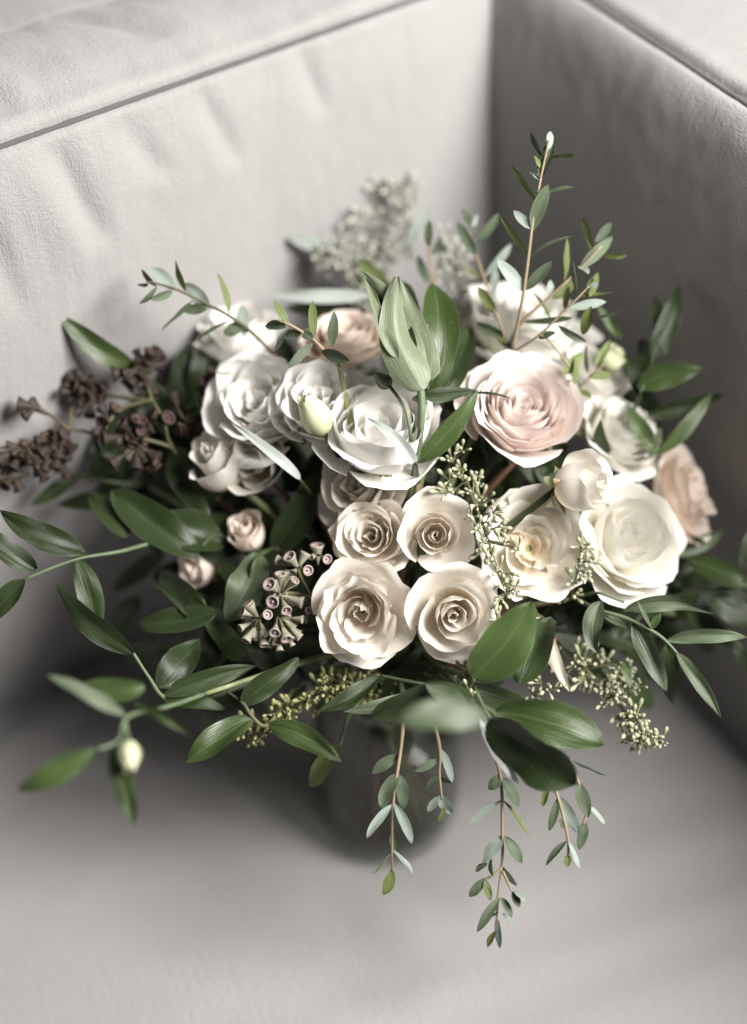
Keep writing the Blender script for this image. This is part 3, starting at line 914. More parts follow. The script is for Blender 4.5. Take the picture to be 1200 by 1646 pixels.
E('blurred eucalyptus sprig behind the broad leaf, beside the sofa corner',
  [[(800, 520, 8), (784, 467, 7), (767, 416, 6.5), (752, 370, 6.5)]],
  [(764, 413, 735, 357, 22, 'euc'), (766, 390, 801, 343, 20, 'euc'), (757, 365, 744, 336, 14, 'euc'), (757, 363, 770, 346, 14, 'euc_p'), (780, 443, 823, 393, 18, 'euc_p'),
   (790, 477, 796, 432, 18, 'euc_p'), (772, 447, 744, 429, 9, 'euc_o')])
E('blurred pair of dark eucalyptus leaves above the nodding bud',
  [[(705, 500, 8), (695, 450, 7.5), (690, 395, 7.5), (694, 365, 7.5)]], [(689, 398, 690, 353, 18, 'euc'), (688, 455, 668, 409, 19, 'euc'), (692, 410, 712, 380, 14, 'euc')])
E('small eucalyptus sprig lying over the ruffled white bloom',
  [[(545, 590, 2), (520, 563, .6), (500, 543, 0), (467, 523, -.3), (447, 515, -.4)]],
  [(463, 523, 440, 482, 16, 'euc_o'), (460, 525, 423, 522, 21, 'euc'), (465, 527, 442, 563, 11, 'euc_p'), (503, 543, 502, 483, 19, 'euc_o'), (485, 533, 503, 545, 20, 'euc'),
   (502, 552, 463, 592, 20, 'euc'), (533, 558, 538, 502, 22, 'euc'), (517, 565, 562, 579, 26, 'euc'), (485, 535, 455, 537, 18, 'euc'), (538, 575, 545, 590, 12, 'euc')])
E('eucalyptus sprig reaching out to the upper left over the sofa back',
  [[(440, 570, 7), (403, 533, 5), (367, 507, 4), (340, 493, 3.5), (283, 465, 3), (235, 452, 2.6)], [(440, 572, 7), (405, 580, 6), (373, 597, 6)]],
  [(282, 467, 243, 427, 27, 'euc_p'), (277, 468, 242, 482, 18, 'euc'), (252, 460, 227, 433, 11, 'euc'), (252, 460, 225, 490, 12, 'euc'), (237, 455, 222, 461, 10, 'euc'), (298, 468, 278, 418, 13, 'euc_o'),
   (337, 497, 297, 455, 32, 'euc_p'), (333, 497, 290, 497, 22, 'euc'), (310, 483, 260, 530, 8, 'euc'), (368, 505, 350, 437, 14, 'euc_o'), (370, 515, 303, 557, 8, 'euc'), (393, 540, 391, 487, 30, 'euc_p', 4), (390, 522, 360, 538, 28, 'euc'),
   (380, 592, 350, 600, 14, 'euc_o')], smat='twig_g')
E('longest hanging eucalyptus sprig at the front right of the jar',
  [[(770, 1130, 2), (790, 1200, 0), (805, 1253, -.5), (807, 1333, 0), (807, 1383, .5), (800, 1443, 1), (797, 1500, 1.4)], [(806, 1395, .5), (790, 1408, .5), (778, 1413, .5)], [(808, 1400, .6), (822, 1432, .6)]],
  [(806, 1245, 785, 1269, 26, 'euc'), (808, 1250, 835, 1296, 26, 'euc'), (804, 1287, 748, 1330, 17, 'euc_p'), (809, 1287, 850, 1345, 9, 'euc_o'), (810, 1343, 775, 1388, 27, 'euc_p', -4),
   (812, 1345, 840, 1388, 25, 'euc'), (783, 1388, 763, 1400, 13, 'euc'), (778, 1412, 753, 1442, 21, 'euc'), (779, 1413, 789, 1448, 17, 'euc_o'), (808, 1393, 830, 1425, 13, 'euc_p'),
   (790, 1378, 792, 1410, 9, 'euc_p'), (823, 1433, 835, 1458, 17, 'euc'), (826, 1433, 843, 1448, 12, 'euc_p'), (803, 1442, 765, 1498, 21, 'euc'), (805, 1443, 822, 1475, 17, 'euc'),
   (808, 1468, 827, 1490, 12, 'euc_p'), (798, 1475, 801, 1526, 15, 'euc_p'), (796, 1495, 782, 1522, 13, 'euc_o'), (800, 1466, 790, 1474, 9, 'euc')], dspread=.6)
E('hanging eucalyptus sprig in front of the glass jar',
  [[(650, 1130, 3), (645, 1193, .6), (638, 1243, 0), (632, 1290, 0), (630, 1337, .3), (630, 1400, .8)]],
  [(641, 1213, 597, 1243, 25, 'euc'), (639, 1243, 613, 1300, 31, 'euc', -5), (641, 1245, 648, 1301, 27, 'euc', 5), (631, 1293, 588, 1347, 19, 'euc_p'), (634, 1291, 663, 1357, 21, 'euc_p', 4),
   (630, 1337, 637, 1368, 21, 'euc'), (629, 1370, 602, 1407, 7, 'euc'), (632, 1368, 668, 1403, 9, 'euc_p'), (629, 1398, 617, 1440, 25, 'euc_o')], dspread=.6)
E('smallest hanging eucalyptus sprig right of the jar front',
  [[(695, 1150, 2), (707, 1207, 0), (706, 1243, 0), (710, 1285, .3)]],
  [(707, 1203, 727, 1258, 17, 'euc_p', 4), (703, 1220, 667, 1240, 17, 'euc'), (705, 1245, 682, 1277, 15, 'euc'), (708, 1247, 724, 1258, 12, 'euc'), (707, 1277, 726, 1308, 25, 'euc_p'), (705, 1280, 687, 1304, 17, 'euc_p'), (712, 1298, 706, 1320, 13, 'euc_o')], dspread=.6)
E('hanging eucalyptus sprig under the dark broad leaf at the right',
  [[(870, 1200, 1), (893, 1270, .6), (905, 1313, .8), (913, 1353, 1), (912, 1380, 1.1)], [(915, 1220, 1.2), (940, 1290, 1.2), (938, 1325, 1.4)]],
  [(898, 1280, 930, 1341, 27, 'euc_p'), (927, 1257, 945, 1314, 30, 'euc'), (896, 1283, 882, 1336, 18, 'euc'), (940, 1318, 930, 1366, 23, 'euc'), (911, 1352, 877, 1391, 14, 'euc'), (913, 1353, 933, 1397, 10, 'euc_p'),
   (906, 1330, 897, 1318, 13, 'euc'), (880, 1268, 872, 1296, 15, 'euc_o'), (945, 1295, 973, 1324, 11, 'euc_p'), (922, 1223, 973, 1246, 5, 'euc_p'), (912, 1375, 912, 1393, 17, 'euc_o')], dspread=.6)

# ------------------------------------------------------------------ long-leaved branches and broad leaves
G_L = 'leafy branches in the bouquet'
def RB(label, stems, leaves, smat='stem', name='leafy_branch', **kw):
    kw.setdefault('prof', 'ruscus')
    return sprig(name, label, 'leafy branch', G_L, stems, leaves, smat, r0=kw.pop('r0', .0013), r1=.0008, **kw)
RB('glossy dark green branch reaching to the far left edge above the seat',
   [[(330, 850, 7), (235, 875, 4), (190, 887, 2.5), (130, 897, 1.5), (85, 912, 1), (40, 931, .6)]],
   [(138, 889, -2, 820, 62, 'ruscus', 14), (58, 916, -45, 842, 52, 'ruscus', 10), (39, 932, -25, 1010, 50, 'ruscus', -8), (122, 899, 154, 1030, 58, 'ruscus', 16)], smat='stem_p')
RB('branch curving down at the left with one shining long leaf',
   [[(300, 1135, 3), (262, 1120, 1), (240, 1090, .5), (214, 1050, 0)]],
   [(214, 1050, 84, 940, 54, 'ruscus', 16, .5, -20), (262, 1118, 412, 1070, 46, 'ruscus', 8), (262, 1124, 366, 1137, 36, 'ruscus', 6), (255, 1105, 322, 1024, 74, 'ruscus', 0, 2)], smat='stem_p')
RB('blurred fresh green branch closest to the camera at the lower left',
   [[(330, 1115, 0), (272, 1135, -5), (205, 1152, -9), (190, 1190, -9.5), (155, 1205, -10)]],
   [(232, 1103, 112, 1108, 58, 'ruscus2', 8, -.5), (200, 1150, 76, 1085, 32, 'sage', -4, -.5, 25), (152, 1203, 24, 1276, 58, 'ruscus2', 4, -.5, -20), (186, 1192, 216, 1325, 54, 'ruscus2', -8, 0, 15), (215, 1130, 306, 1192, 24, 'ruscus2', 20, -.5, 30)], smat='stem_p')
RB('glossy branch of leaves hanging over the dark shadow left of the jar',
   [[(470, 1110, 4), (430, 1165, .5), (405, 1152, 0), (390, 1130, 0), (365, 1112, .5)]],
   [(406, 1155, 296, 1226, 62, 'ruscus2', -6, -1.2, 20), (430, 1165, 546, 1226, 54, 'ruscus2', 20, -1.0, 10), (388, 1131, 484, 1062, 54, 'ruscus', 8, .5, 25)], smat='twig_g')
RB('cluster of broad dark leaves at the left of the flowers',
   [[(430, 900, 9), (390, 880, 7), (345, 860, 5.6), (315, 892, 4.6)]],
   [(338, 828, 266, 722, 80, 'ruscus', -14, 1, -20), (362, 868, 254, 828, 84, 'ruscus', 16, -1.5, 18), (318, 894, 178, 786, 78, 'ruscus', 8, .5, 10), (372, 908, 250, 832, 40, 'ruscus', -4, 0, -30), (206, 864, 140, 791, 44, 'ruscus', -4, 1.5)], prof='broad')
RB('branch with a heart shaped leaf tip pointing down left of the gum nuts',
   [[(440, 880, 6), (410, 900, 3), (395, 940, 3), (345, 985, 3)]],
   [(410, 888, 358, 993, 74, 'sage', 26, -1.5, 20), (348, 984, 220, 1003, 50, 'ruscus', 10, .5, 22), (330, 975, 246, 918, 44, 'ruscus', 0, 2), (300, 990, 235, 930, 14, 'ruscus', -14, 1), (330, 1000, 395, 1060, 50, 'ruscus', 0, 2), (300, 990, 240, 985, 36, 'ruscus', 0, 2.5)], prof='broad')
RB('single olive leaf pointing up over the dark seed heads at the far left',
   [[(290, 650, 10), (245, 615, 8), (218, 592, 7)]], [(219, 593, 92, 504, 50, 'ruscus2', 12, -2, -15)], smat='stem')
RB('blurred dark leaves against the sofa back at the left',
   [[(240, 780, 10), (180, 775, 9), (125, 766, 8.5), (90, 790, 8.5)]], [(125, 766, 50, 812, 34, 'ruscus', 0, 0), (180, 800, 92, 812, 40, 'ruscus', 0, 1), (205, 800, 262, 900, 44, 'ruscus')])
RB('dark leaves in the gap between white lisianthus and gum nuts',
   [[(500, 900, 8), (470, 860, 6), (440, 800, 5.5)]], [(440, 884, 510, 760, 66, 'ruscus', -10, -2, 15), (475, 790, 440, 700, 70, 'ruscus', 0, 0), (500, 800, 530, 715, 70, 'ruscus', 0, 0), (455, 880, 400, 790, 60, 'ruscus', 0, 1)], prof='broad')
RB('narrow silver leaf lying across the lower edge of the white bloom',
   [[(505, 800, 5), (482, 772, 2)]], [(483, 773, 368, 677, 21, 'silver', -10, -.5, 20)], prof='strip')
RB('silvery narrow leaf below the nodding bud stalk',
   [[(672, 775, 3), (668, 745, -1.2)]], [(668, 747, 590, 671, 24, 'silver', -14, -.8, 10)], prof='strip')
RB('pair of green leaves at the foot of the nodding bud stalk',
   [[(668, 800, 5), (668, 744, 1.6), (662, 660, 1.8)]], [(668, 744, 768, 626, 48, 'ruscus2', -16, -.4, 15), (662, 642, 766, 628, 34, 'ruscus', 2, .5), (755, 632, 822, 641, 7, 'ruscus', 8, -.5), (690, 720, 738, 655, 30, 'ruscus2', -6, .2)])
RB('broad satin leaf standing up right behind the nodding bud',
   [[(700, 680, 4), (692, 626, 2)]], [(692, 628, 703, 443, 80, 'ruscus2', -14, 1.5, 14), (705, 640, 752, 520, 60, 'ruscus', -14, 2.5), (700, 640, 640, 450, 70, 'ruscus', 10, 3)], prof='broad')
RB('olive and pale grey leaves behind the nodding bud at the back',
   [[(640, 560, 10), (615, 490, 9), (592, 482, 9)]], [(630, 480, 578, 413, 46, 'euc_o', 6, .5), (594, 474, 434, 473, 33, 'silver', 8, 1, 10), (590, 500, 450, 500, 44, 'ruscus', -6, 2)])
RB('broad green leaf in front of the swirled spray rose',
   [[(740, 1150, 3), (752, 1112, 0), (762, 1092, -1.5)]], [(758, 1090, 852, 967, 98, 'ruscus2', -16, -1.5, 18), (835, 1098, 882, 982, 86, 'ruscus', 6, 1.5, -15), (750, 1105, 850, 1140, 44, 'ruscus', 6, 2)], prof='broad', smat='stem_p')
RB('pair of large broad leaves hanging below the front roses, one nearly black',
   [[(750, 1080, 2), (768, 1120, -1.5), (786, 1152, -3)]], [(796, 1146, 970, 1198, 94, 'ruscus2', 22, .5, 12), (784, 1160, 926, 1262, 98, 'ruscus', 8, -1, 40), (772, 1150, 834, 1262, 24, 'silver', -10, 0, 0)], prof='broad', smat='stem_p', r0=.0017)
RB('blurred grey green leaf nearest the camera under the front roses',
   [[(720, 1090, 2), (760, 1130, -5), (779, 1146, -12)]], [(779, 1150, 640, 1158, 66, 'sage', -6, -1, 20), (762, 1120, 592, 1142, 78, 'ruscus', 4, 2, 30), (752, 1142, 686, 1090, 40, 'sage', 6, 2, 25)], prof='broad', smat='stem_p')
RB('two curved green leaves under the hollow hearted spray rose',
   [[(660, 1080, 5), (690, 1100, 1), (612, 1086, 1)]], [(694, 1108, 552, 1142, 34, 'sage', 16, -1.5, 20), (612, 1086, 510, 1142, 40, 'ruscus', 14, -1, 20)], smat='stem')
RB('thin olive leaf hanging at the left of the jar',
   [[(560, 1150, 3), (546, 1198, 1.5)]], [(546, 1198, 491, 1268, 44, 'euc_o', 4, 2, 25)])
RB('stiff pale beige leaf pointing down beside the broad green leaf',
   [[(850, 960, 3), (864, 990, 0)]], [(862, 985, 918, 1116, 30, 'beige', -6, -.3, 8)], prof='strip')
RB('soft grey green branch of long leaves arching out at the right',
   [[(920, 960, 4), (960, 980, 1.5), (1010, 995, .8), (1060, 1022, .6), (1088, 1050, .4)], [(925, 962, 4), (960, 953, 1.5), (1003, 968, 1.2)]],
   [(966, 968, 958, 1051, 44, 'sage', -20, -.5, 15), (1003, 982, 1147, 988, 34, 'sage', 34, -.5, 25), (1018, 1000, 1071, 1112, 46, 'sage', 4, -.6, 18), (1073, 1028, 1201, 1025, 34, 'sage', 12, -.4, 20),
    (1088, 1050, 1158, 1156, 32, 'sage', 10, -.5, 15), (1070, 1036, 1070, 1138, 46, 'ruscus', 12, 2), (966, 986, 1012, 1010, 18, 'sage'), (1046, 1012, 1062, 985, 18, 'ruscus2'), (1048, 1012, 1024, 966, 9, 'sage'), (1003, 1062, 1015, 1106, 19, 'ruscus2')], smat='stem_p')
RB('blurred branch of broad leaves leaving the frame at the right edge',
   [[(1080, 960, 8), (1130, 950, 7), (1180, 945, 6), (1200, 930, 5.5)]],
   [(1082, 892, 1172, 855, 36, 'sage', 4, 1, 25), (1202, 942, 1096, 898, 52, 'ruscus2', -10, 1, -10), (1192, 920, 1202, 850, 22, 'sage', 0, 0), (1180, 1025, 1204, 1085, 30, 'ruscus'), (1140, 960, 1230, 1010, 60, 'ruscus', 0, 0), (1120, 955, 1060, 1000, 50, 'ruscus', 0, 2), (1100, 980, 1190, 1040, 50, 'ruscus', 0, 3),
    (1062, 985, 1130, 985, 26, 'ruscus2', 0, 1), (1085, 940, 1180, 905, 40, 'ruscus', 0, 3)])
RB('fresh green branch at the upper right with a long upcurved leaf',
   [[(990, 740, 8), (1053, 725, 6), (1060, 690, 7)]],
   [(1053, 730, 1146, 627, 34, 'ruscus2', -16, 0, 12), (1053, 722, 1011, 648, 46, 'ruscus2', 14, .5, 15), (986, 764, 968, 684, 42, 'ruscus', 22, -4, 20)], smat='stem_p')
RB('blurred dark leaves sticking up beside the sofa arm',
   [[(1010, 680, 8), (1030, 630, 6), (1050, 570, 7)]],
   [(1024, 622, 1130, 597, 60, 'ruscus2', 16, -1, 10), (1046, 576, 1098, 452, 50, 'ruscus', -8, .5, 15), (1068, 572, 1052, 476, 34, 'ruscus', 0, 1), (1040, 668, 1172, 636, 40, 'ruscus', 0, 1), (998, 545, 958, 488, 22, 'ruscus2'), (1030, 640, 1000, 560, 30, 'ruscus', 0, 1), (1040, 600, 1030, 540, 40, 'ruscus', 0, 2), (1045, 795, 1030, 850, 40, 'ruscus2', 0, 0)])

# --- dark leaves packed between the flower heads
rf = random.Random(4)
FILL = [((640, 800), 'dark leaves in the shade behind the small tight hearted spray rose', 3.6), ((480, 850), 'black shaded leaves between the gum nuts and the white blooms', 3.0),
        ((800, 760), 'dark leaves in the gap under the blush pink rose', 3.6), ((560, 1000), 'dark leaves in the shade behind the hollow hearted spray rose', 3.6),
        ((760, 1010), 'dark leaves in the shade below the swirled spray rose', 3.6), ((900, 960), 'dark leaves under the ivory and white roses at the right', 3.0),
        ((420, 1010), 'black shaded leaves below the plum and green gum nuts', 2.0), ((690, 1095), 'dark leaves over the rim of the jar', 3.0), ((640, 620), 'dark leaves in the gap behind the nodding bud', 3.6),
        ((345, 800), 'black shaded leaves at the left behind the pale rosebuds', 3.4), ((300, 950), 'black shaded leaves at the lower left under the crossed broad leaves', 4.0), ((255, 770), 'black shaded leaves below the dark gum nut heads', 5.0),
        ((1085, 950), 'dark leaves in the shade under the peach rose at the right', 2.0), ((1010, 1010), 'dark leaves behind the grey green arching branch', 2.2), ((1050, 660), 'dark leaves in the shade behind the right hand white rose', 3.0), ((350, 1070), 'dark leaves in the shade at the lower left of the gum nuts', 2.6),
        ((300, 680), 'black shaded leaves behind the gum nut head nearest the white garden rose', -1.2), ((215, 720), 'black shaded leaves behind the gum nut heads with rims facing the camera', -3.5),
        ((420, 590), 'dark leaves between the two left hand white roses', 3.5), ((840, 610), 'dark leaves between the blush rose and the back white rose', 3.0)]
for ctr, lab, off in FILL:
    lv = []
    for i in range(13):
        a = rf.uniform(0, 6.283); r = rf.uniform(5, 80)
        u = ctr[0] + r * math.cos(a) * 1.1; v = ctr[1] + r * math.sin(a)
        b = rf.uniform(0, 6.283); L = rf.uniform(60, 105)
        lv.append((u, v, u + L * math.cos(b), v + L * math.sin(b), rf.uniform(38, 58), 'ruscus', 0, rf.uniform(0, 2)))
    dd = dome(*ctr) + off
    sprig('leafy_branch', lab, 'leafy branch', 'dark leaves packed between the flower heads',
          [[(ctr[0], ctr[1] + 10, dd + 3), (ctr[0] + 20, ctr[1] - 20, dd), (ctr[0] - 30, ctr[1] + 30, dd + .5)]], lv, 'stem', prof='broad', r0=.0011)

# ------------------------------------------------------------------ gum nuts and seeds
def lathe_mesh(name, prof, mat, seg=10):
    V, F = lathe(prof, seg)
    n = len(prof)
    me = bpy.data.meshes.new(name)
    me.from_pydata([tuple(v) for v in V], [], F)
    ul = me.uv_layers.new(name='UVMap')
    for l in me.loops:
        i = l.vertex_index // seg
        ul.data[l.index].uv = (0.5, i / (n - 1))
    me.polygons.foreach_set('use_smooth', [True] * len(me.polygons))
    me.materials.append(mat)
    return me
pod_prof = [(.02, -.15), (.05, 0), (.10, .12), (.18, .38), (.27, .66), (.37, .88), (.42, .98), (.39, 1.03), (.30, 1.0), (.26, .90), (.24, .82), (.12, .84), (.07, .95), (.01, 1.0)]
POD = {'pod': lathe_mesh('gum_nut', pod_prof, M['pod'], 12), 'pod_d': lathe_mesh('gum_nut', pod_prof, M['pod_d'], 12)}

def place(name, me, parent, A, B, wid=1.0):
    o = bpy.data.objects.new(name, me)
    COL.objects.link(o)
    o.parent = parent
    Z = (B - A); L = Z.length; Z.normalize()
    x = Z.cross(Vector((.3, .5, .8))).normalized(); y = Z.cross(x)
    m = Matrix((x * L * wid, y * L * wid, Z * L)).transposed().to_4x4()
    m.translation = A - parent_loc(parent)
    o.matrix_local = m
    return o

def gum_nuts(label, stems, hubs, mat, smat, plen=28, group='gum nut branches', depth=None, rs=random.Random(2)):
    root = thing('gum_nut_branch', label, 'seed pods', P(*stems[0][0]), group)
    for st in stems:
        tube('stem', [P(*q) for q in st], .0012, .0008, M[smat], root, 16, 6)
    into_vase(root, P(*stems[0][0]), M['stem'])
    for (hu, hv, hd), pods in hubs:
        if len(pods) > 5:
            cu = sum(q[0] for q in pods) / len(pods); cv = sum(q[1] for q in pods) / len(pods)
            pods = pods + [(cu + rs.gauss(0, 20), cv + rs.gauss(0, 17), rs.uniform(-.6, 1.0)) for _ in range(max(4, len(pods)))]
        for pd in pods:
            u, v = pd[:2]
            dd = pd[2] if len(pd) > 2 else rs.uniform(-.7, .3)
            B = P(u, v, hd + dd); A = P(hu, hv, hd)
            d = B - A
            L = px(plen, hd) * rs.uniform(.72, 1.2)
            if d.length > L * 1.25:                       # longer stalk
                A2 = B - d.normalized() * L
                tube('stalk', [A, A.lerp(A2, .5) + Vector((0, 0, .001)), A2], .0007, .0006, M[smat], root, 5, 5)
                A = A2
            elif d.length < L * .8:
                A = B - (d.normalized() + (P(hu, hv, hd + 2) - A).normalized() * -0.4).normalized() * L
            place('gum_nut', POD[mat], root, A, B, rs.uniform(.72, .98) if mat == 'pod' else rs.uniform(.85, 1.15))
    return root
gum_nuts('pale green and plum gum nuts beside the hollow hearted spray rose',
  [[(520, 1010, 5), (500, 960, 3), (479, 913, 1.8), (505, 890, 2)], [(500, 960, 3), (451, 955, 1.4), (416, 995, 1.2)], [(500, 965, 3), (447, 990, 1)]],
  [((479, 913, 1.8), [(444, 900), (464, 894), (491, 889), (495, 917, -1.4), (470, 922)]),
   ((510, 893, 2.2), [(509, 876), (526, 899, -1.3), (500, 896)]),
   ((451, 957, 1.4), [(432, 939, -1.2), (450, 922), (474, 932, -.8), (486, 969), (460, 982, -1), (437, 968, -1.3), (441, 930)]),
   ((416, 995, 1.2), [(389, 983), (430, 988, -1.4), (385, 1010), (405, 1024), (424, 1038), (400, 972), (395, 1030)]),
   ((446, 990, 1.0), [(449, 1046), (441, 1018, -1.2), (472, 1008), (482, 1025), (460, 1028, -1), (432, 1040), (470, 1038), (486, 996)]),
   ((500, 970, 2.5), [(496, 981, -1.2), (488, 1000), (510, 960)])],
  'pod', 'twig_g', 25)
def z6(l, d=0):
    return [(x / 3.158, 560 + y / 3.158) for x, y in l]
gum_nuts('dark plum brown gum nut heads at the left with rims facing the camera',
  [[(330, 790, 9), (275, 718, 6), (263, 677, 5), (244, 642, 5.5), (234, 607, 6.5), (228, 575, 7)], [(275, 718, 6), (225, 705, 5), (180, 705, 5)], [(244, 642, 5.5), (190, 660, 5.5), (170, 690, 5)], [(244, 645, 5.5), (170, 635, 7), (135, 625, 7.5)]],
  [((215, 700, 5), z6([(610, 375), (690, 350), (770, 400), (655, 450), (590, 470), (520, 460), (740, 470)])),
   ((220, 715, 5), z6([(640, 560), (560, 590), (740, 520), (800, 610), (690, 610), (800, 560)])),
   ((263, 677, 5.2), z6([(855, 350), (770, 330)])),
   ((175, 672, 5.4), z6([(510, 300), (520, 380), (480, 430), (590, 300)])),
   ((150, 632, 7), z6([(340, 140), (390, 120), (440, 150), (310, 220), (350, 255), (375, 190), (430, 245), (490, 235), (380, 335), (420, 200), (330, 190), (530, 190), (520, 260)])),
   ((232, 590, 6.5), z6([(690, 10), (770, 15), (745, 110), (700, 55), (760, 60), (650, 180), (700, 150), (620, 130), (740, 200), (680, 230)]))],
  'pod_d', 'twig_g', 28)
gum_nuts('blurred dark gum nut heads leaving the frame at the far left',
  [[(260, 770, 9), (170, 705, 7), (95, 690, 6), (50, 710, 5.5), (0, 720, 5)], [(110, 690, 6), (85, 670, 5.5), (58, 654, 5)], [(110, 690, 6), (115, 655, 6)]],
  [((58, 655, 5), z6([(90, 285), (150, 275), (120, 350)])),
   ((40, 715, 5.4), z6([(30, 490), (20, 580), (130, 480), (150, 590), (100, 560), (60, 610), (-20, 620), (60, 540)])),
   ((95, 705, 6), z6([(250, 450), (330, 490), (290, 560), (370, 520), (220, 620), (280, 610), (200, 540), (340, 560), (330, 430), (180, 470), (240, 520)])),
   ((20, 765, 5.6), z6([(80, 680), (20, 700), (-10, 660), (100, 720), (40, 650)]))],
  'pod_d', 'twig_d', 28)
gum_nuts('few dark gum nuts in the shade behind the white garden rose',
  [[(380, 720, 9), (350, 690, 7), (320, 640, 6.5), (335, 610, 6.5)], [(350, 690, 7), (310, 690, 6.5), (285, 680, 6)]],
  [((330, 625, 6.5), z6([(1050, 165), (1080, 110), (1020, 220), (1110, 160)])), ((300, 690, 6.4), z6([(960, 430), (1020, 430), (870, 230), (900, 420), (1080, 440), (960, 360)]))],
  'pod_d', 'twig_d', 24)

seed_prof = [(.028, 0), (.032, .30), (.05, .46), (.09, .60), (.125, .76), (.115, .88), (.06, .97), (.015, 1.0)]
def umbel_mesh(name, mat, seed, n=6):
    r = random.Random(seed)
    V, F, U = [], [], []
    for k in range(n):
        th = k * 2.39996 + r.uniform(-.3, .3)
        tl = r.uniform(.25, 1.15) if k else .1
        Z = Vector((math.sin(tl) * math.cos(th), math.sin(tl) * math.sin(th), math.cos(tl)))
        x = Z.cross(Vector((.3, .5, .8))).normalized(); y = Z.cross(x)
        L = r.uniform(.6, 1.15)
        pv, pf = lathe(seed_prof, 7)
        b = len(V)
        for i, p in enumerate(pv):
            V.append(tuple((x * p.x + y * p.y + Z * p.z) * L))
            U.append((0.5, (i // 7) / (len(seed_prof) - 1)))
        F += [tuple(b + q for q in f) for f in pf]
    me = bpy.data.meshes.new(name)
    me.from_pydata(V, [], F)
    ul = me.uv_layers.new(name='UVMap')
    for l in me.loops:
        ul.data[l.index].uv = U[l.vertex_index]
    me.polygons.foreach_set('use_smooth', [True] * len(me.polygons))
    me.materials.append(mat)
    return me
UMB = {m: [umbel_mesh('seed_umbel', M[m], s + 3, 5 + s % 3) for s in range(4)] for m in ('seed', 'seed_p', 'seed_d')}

def seeded(label, stems, umb, mat, smat, size=26, rs=None, dz=-.6, leaves=()):
    rs = rs or random.Random(int(stems[0][0][0]))
    root = thing('seeded_eucalyptus', label, 'seeded eucalyptus', P(*stems[0][0]), 'seeded eucalyptus in the bouquet')
    for st in stems:
        tube('stem', [P(*q) for q in st], .0011, .0006, M[smat], root, 16, 6)
    into_vase(root, P(*stems[0][0]), M['stem'])
    for q in umb:
        u, v = q[:2]
        # nearest point on a stem is where the umbel's stalk starts
        best = None
        for st in stems:
            for k in range(len(st) - 1):
                for t in (0, .25, .5, .75, 1):
                    c = [st[k][i] + t * (st[k + 1][i] - st[k][i]) for i in range(3)]
                    dd = math.hypot(c[0] - u, c[1] - v)
                    if best is None or dd < best[0]:
                        best = (dd, c)
        c = best[1]
        d1 = c[2] + dz + rs.uniform(-.7, .7)
        A = P(*c)
        L = px(size, d1) * rs.uniform(.95, 1.3)
        out = (P(u, v, d1) - A)
        tipd = (out.normalized() + camdir(rs.uniform(-.5, .5), rs.uniform(-.5, .5), rs.uniform(.2, .9)) * .8).normalized()
        C0 = P(u, v, d1) - tipd * L * .5
        tube('stalk', [A, A.lerp(C0, .5) - tipd * .001, C0], .0006, .0005, M[smat], root, 5, 5)
        place('seed_umbel', rs.choice(UMB[mat]), root, C0, C0 + tipd * L)
    for lf in leaves:
        leaf(root, lf[0], lf[1], lf[2], M[lf[3]], prof='euc')
    return root
def scatter(path, n, spread, rs):
    out = []
    for i in range(n):
        f = (i + rs.random()) / n * (len(path) - 1)
        k = min(int(f), len(path) - 2); t = f - k
        w_ = spread * (1 - .55 * i / n)
        out.append((path[k][0] + t * (path[k + 1][0] - path[k][0]) + rs.gauss(0, w_), path[k][1] + t * (path[k + 1][1] - path[k][1]) + rs.gauss(0, w_)))
    return out
r9 = random.Random(9)
seeded('pale green seeds trailing between the cream roses and the open ivory rose',
  [[(770, 800, 3.5), (755, 790, 2), (765, 815, 1.2), (785, 870, .6), (800, 920, .4), (822, 965, .4)], [(770, 800, 3.5), (745, 775, 2), (728, 740, 2)], [(785, 870, .6), (830, 880, .2)]],
  [(710, 787), (737, 763), (717, 778), (750, 787), (770, 777), (763, 813), (800, 820), (803, 847), (777, 867), (773, 887), (800, 917), (807, 940), (817, 957), (829, 882), (720, 735), (742, 722), (735, 755),
   (755, 830), (790, 805), (765, 850), (785, 840), (812, 870), (790, 900), (820, 925), (800, 965), (760, 765), (775, 800), (830, 950), (728, 795)], 'seed', 'twig_g', 25)
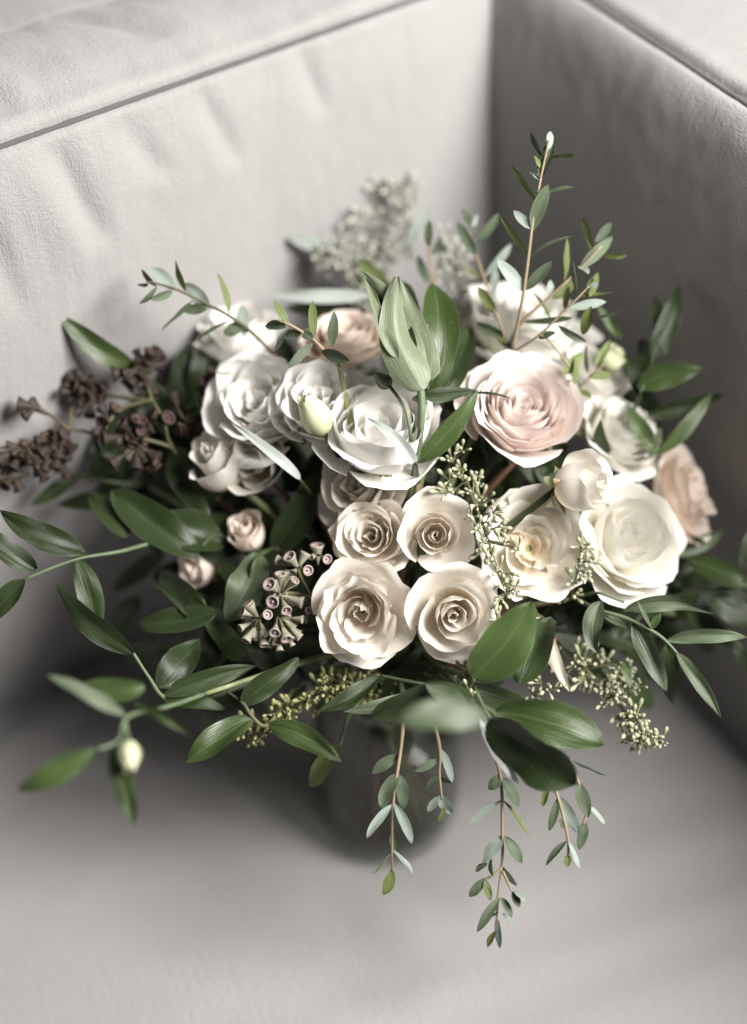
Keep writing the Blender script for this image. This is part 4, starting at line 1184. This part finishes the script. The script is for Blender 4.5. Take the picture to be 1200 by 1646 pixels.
seeded('pale green seeds between the open ivory rose and the white rose',
  [[(915, 960, 4), (925, 930, 2), (935, 890, 1.6)]], [(932, 872), (938, 890), (948, 903), (928, 915), (920, 935), (945, 880), (926, 955), (905, 962), (940, 922)], 'seed', 'twig_g', 24)
p1 = [(895, 1030, 4), (940, 1075, 3), (985, 1120, 2.5), (1020, 1165, 2), (1052, 1198, 1.8)]
seeded('thick cluster of pale green seeds pointing down at the lower right', [p1, [(940, 1075, 3), (990, 1070, 3), (1020, 1105, 3)]],
  scatter(p1, 36, 25, r9) + scatter([(955, 1060), (1025, 1110)], 12, 12, r9) + [(1048, 1195), (1035, 1180), (1020, 1185), (1010, 1160)], 'seed', 'twig_g', 25)
seeded('small seeds peeping out below the large front leaves', [[(770, 1100, 3), (755, 1085, 0), (748, 1110, -.5)], [(860, 1120, 3), (870, 1110, 1.5), (900, 1105, 1.2)]],
  [(757, 1075), (748, 1095), (757, 1112), (752, 1128), (740, 1082), (800, 990), (856, 1112), (880, 1108), (905, 1100), (865, 1095), (806, 1010)], 'seed', 'twig_g', 22)
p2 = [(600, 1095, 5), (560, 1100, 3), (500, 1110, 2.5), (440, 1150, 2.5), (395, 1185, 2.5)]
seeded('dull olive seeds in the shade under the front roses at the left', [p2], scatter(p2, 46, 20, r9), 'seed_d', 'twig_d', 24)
p3 = [(620, 520, 13), (600, 440, 13), (620, 370, 14), (650, 300, 15)]
p3b = [(600, 450, 13), (560, 420, 13), (510, 405, 13)]
seeded('frosted pinkish seeds at the very back against the sofa back', [p3, p3b], scatter(p3, 44, 36, r9) + scatter(p3b, 26, 24, r9), 'seed_p', 'twig_g', 27, leaves=[((560, 405, 12.5), (462, 382, 12), 32, 'silver'), ((610, 440, 12.5), (560, 470, 12), 26, 'euc'), ((650, 400, 12.5), (690, 330, 13), 24, 'euc_p')])
p4 = [(740, 500, 11), (735, 430, 11), (715, 390, 11.5)]
seeded('blurred pale seeds left of the sofa corner behind the eucalyptus', [p4], scatter(p4, 22, 24, r9), 'seed_p', 'twig_g', 26)
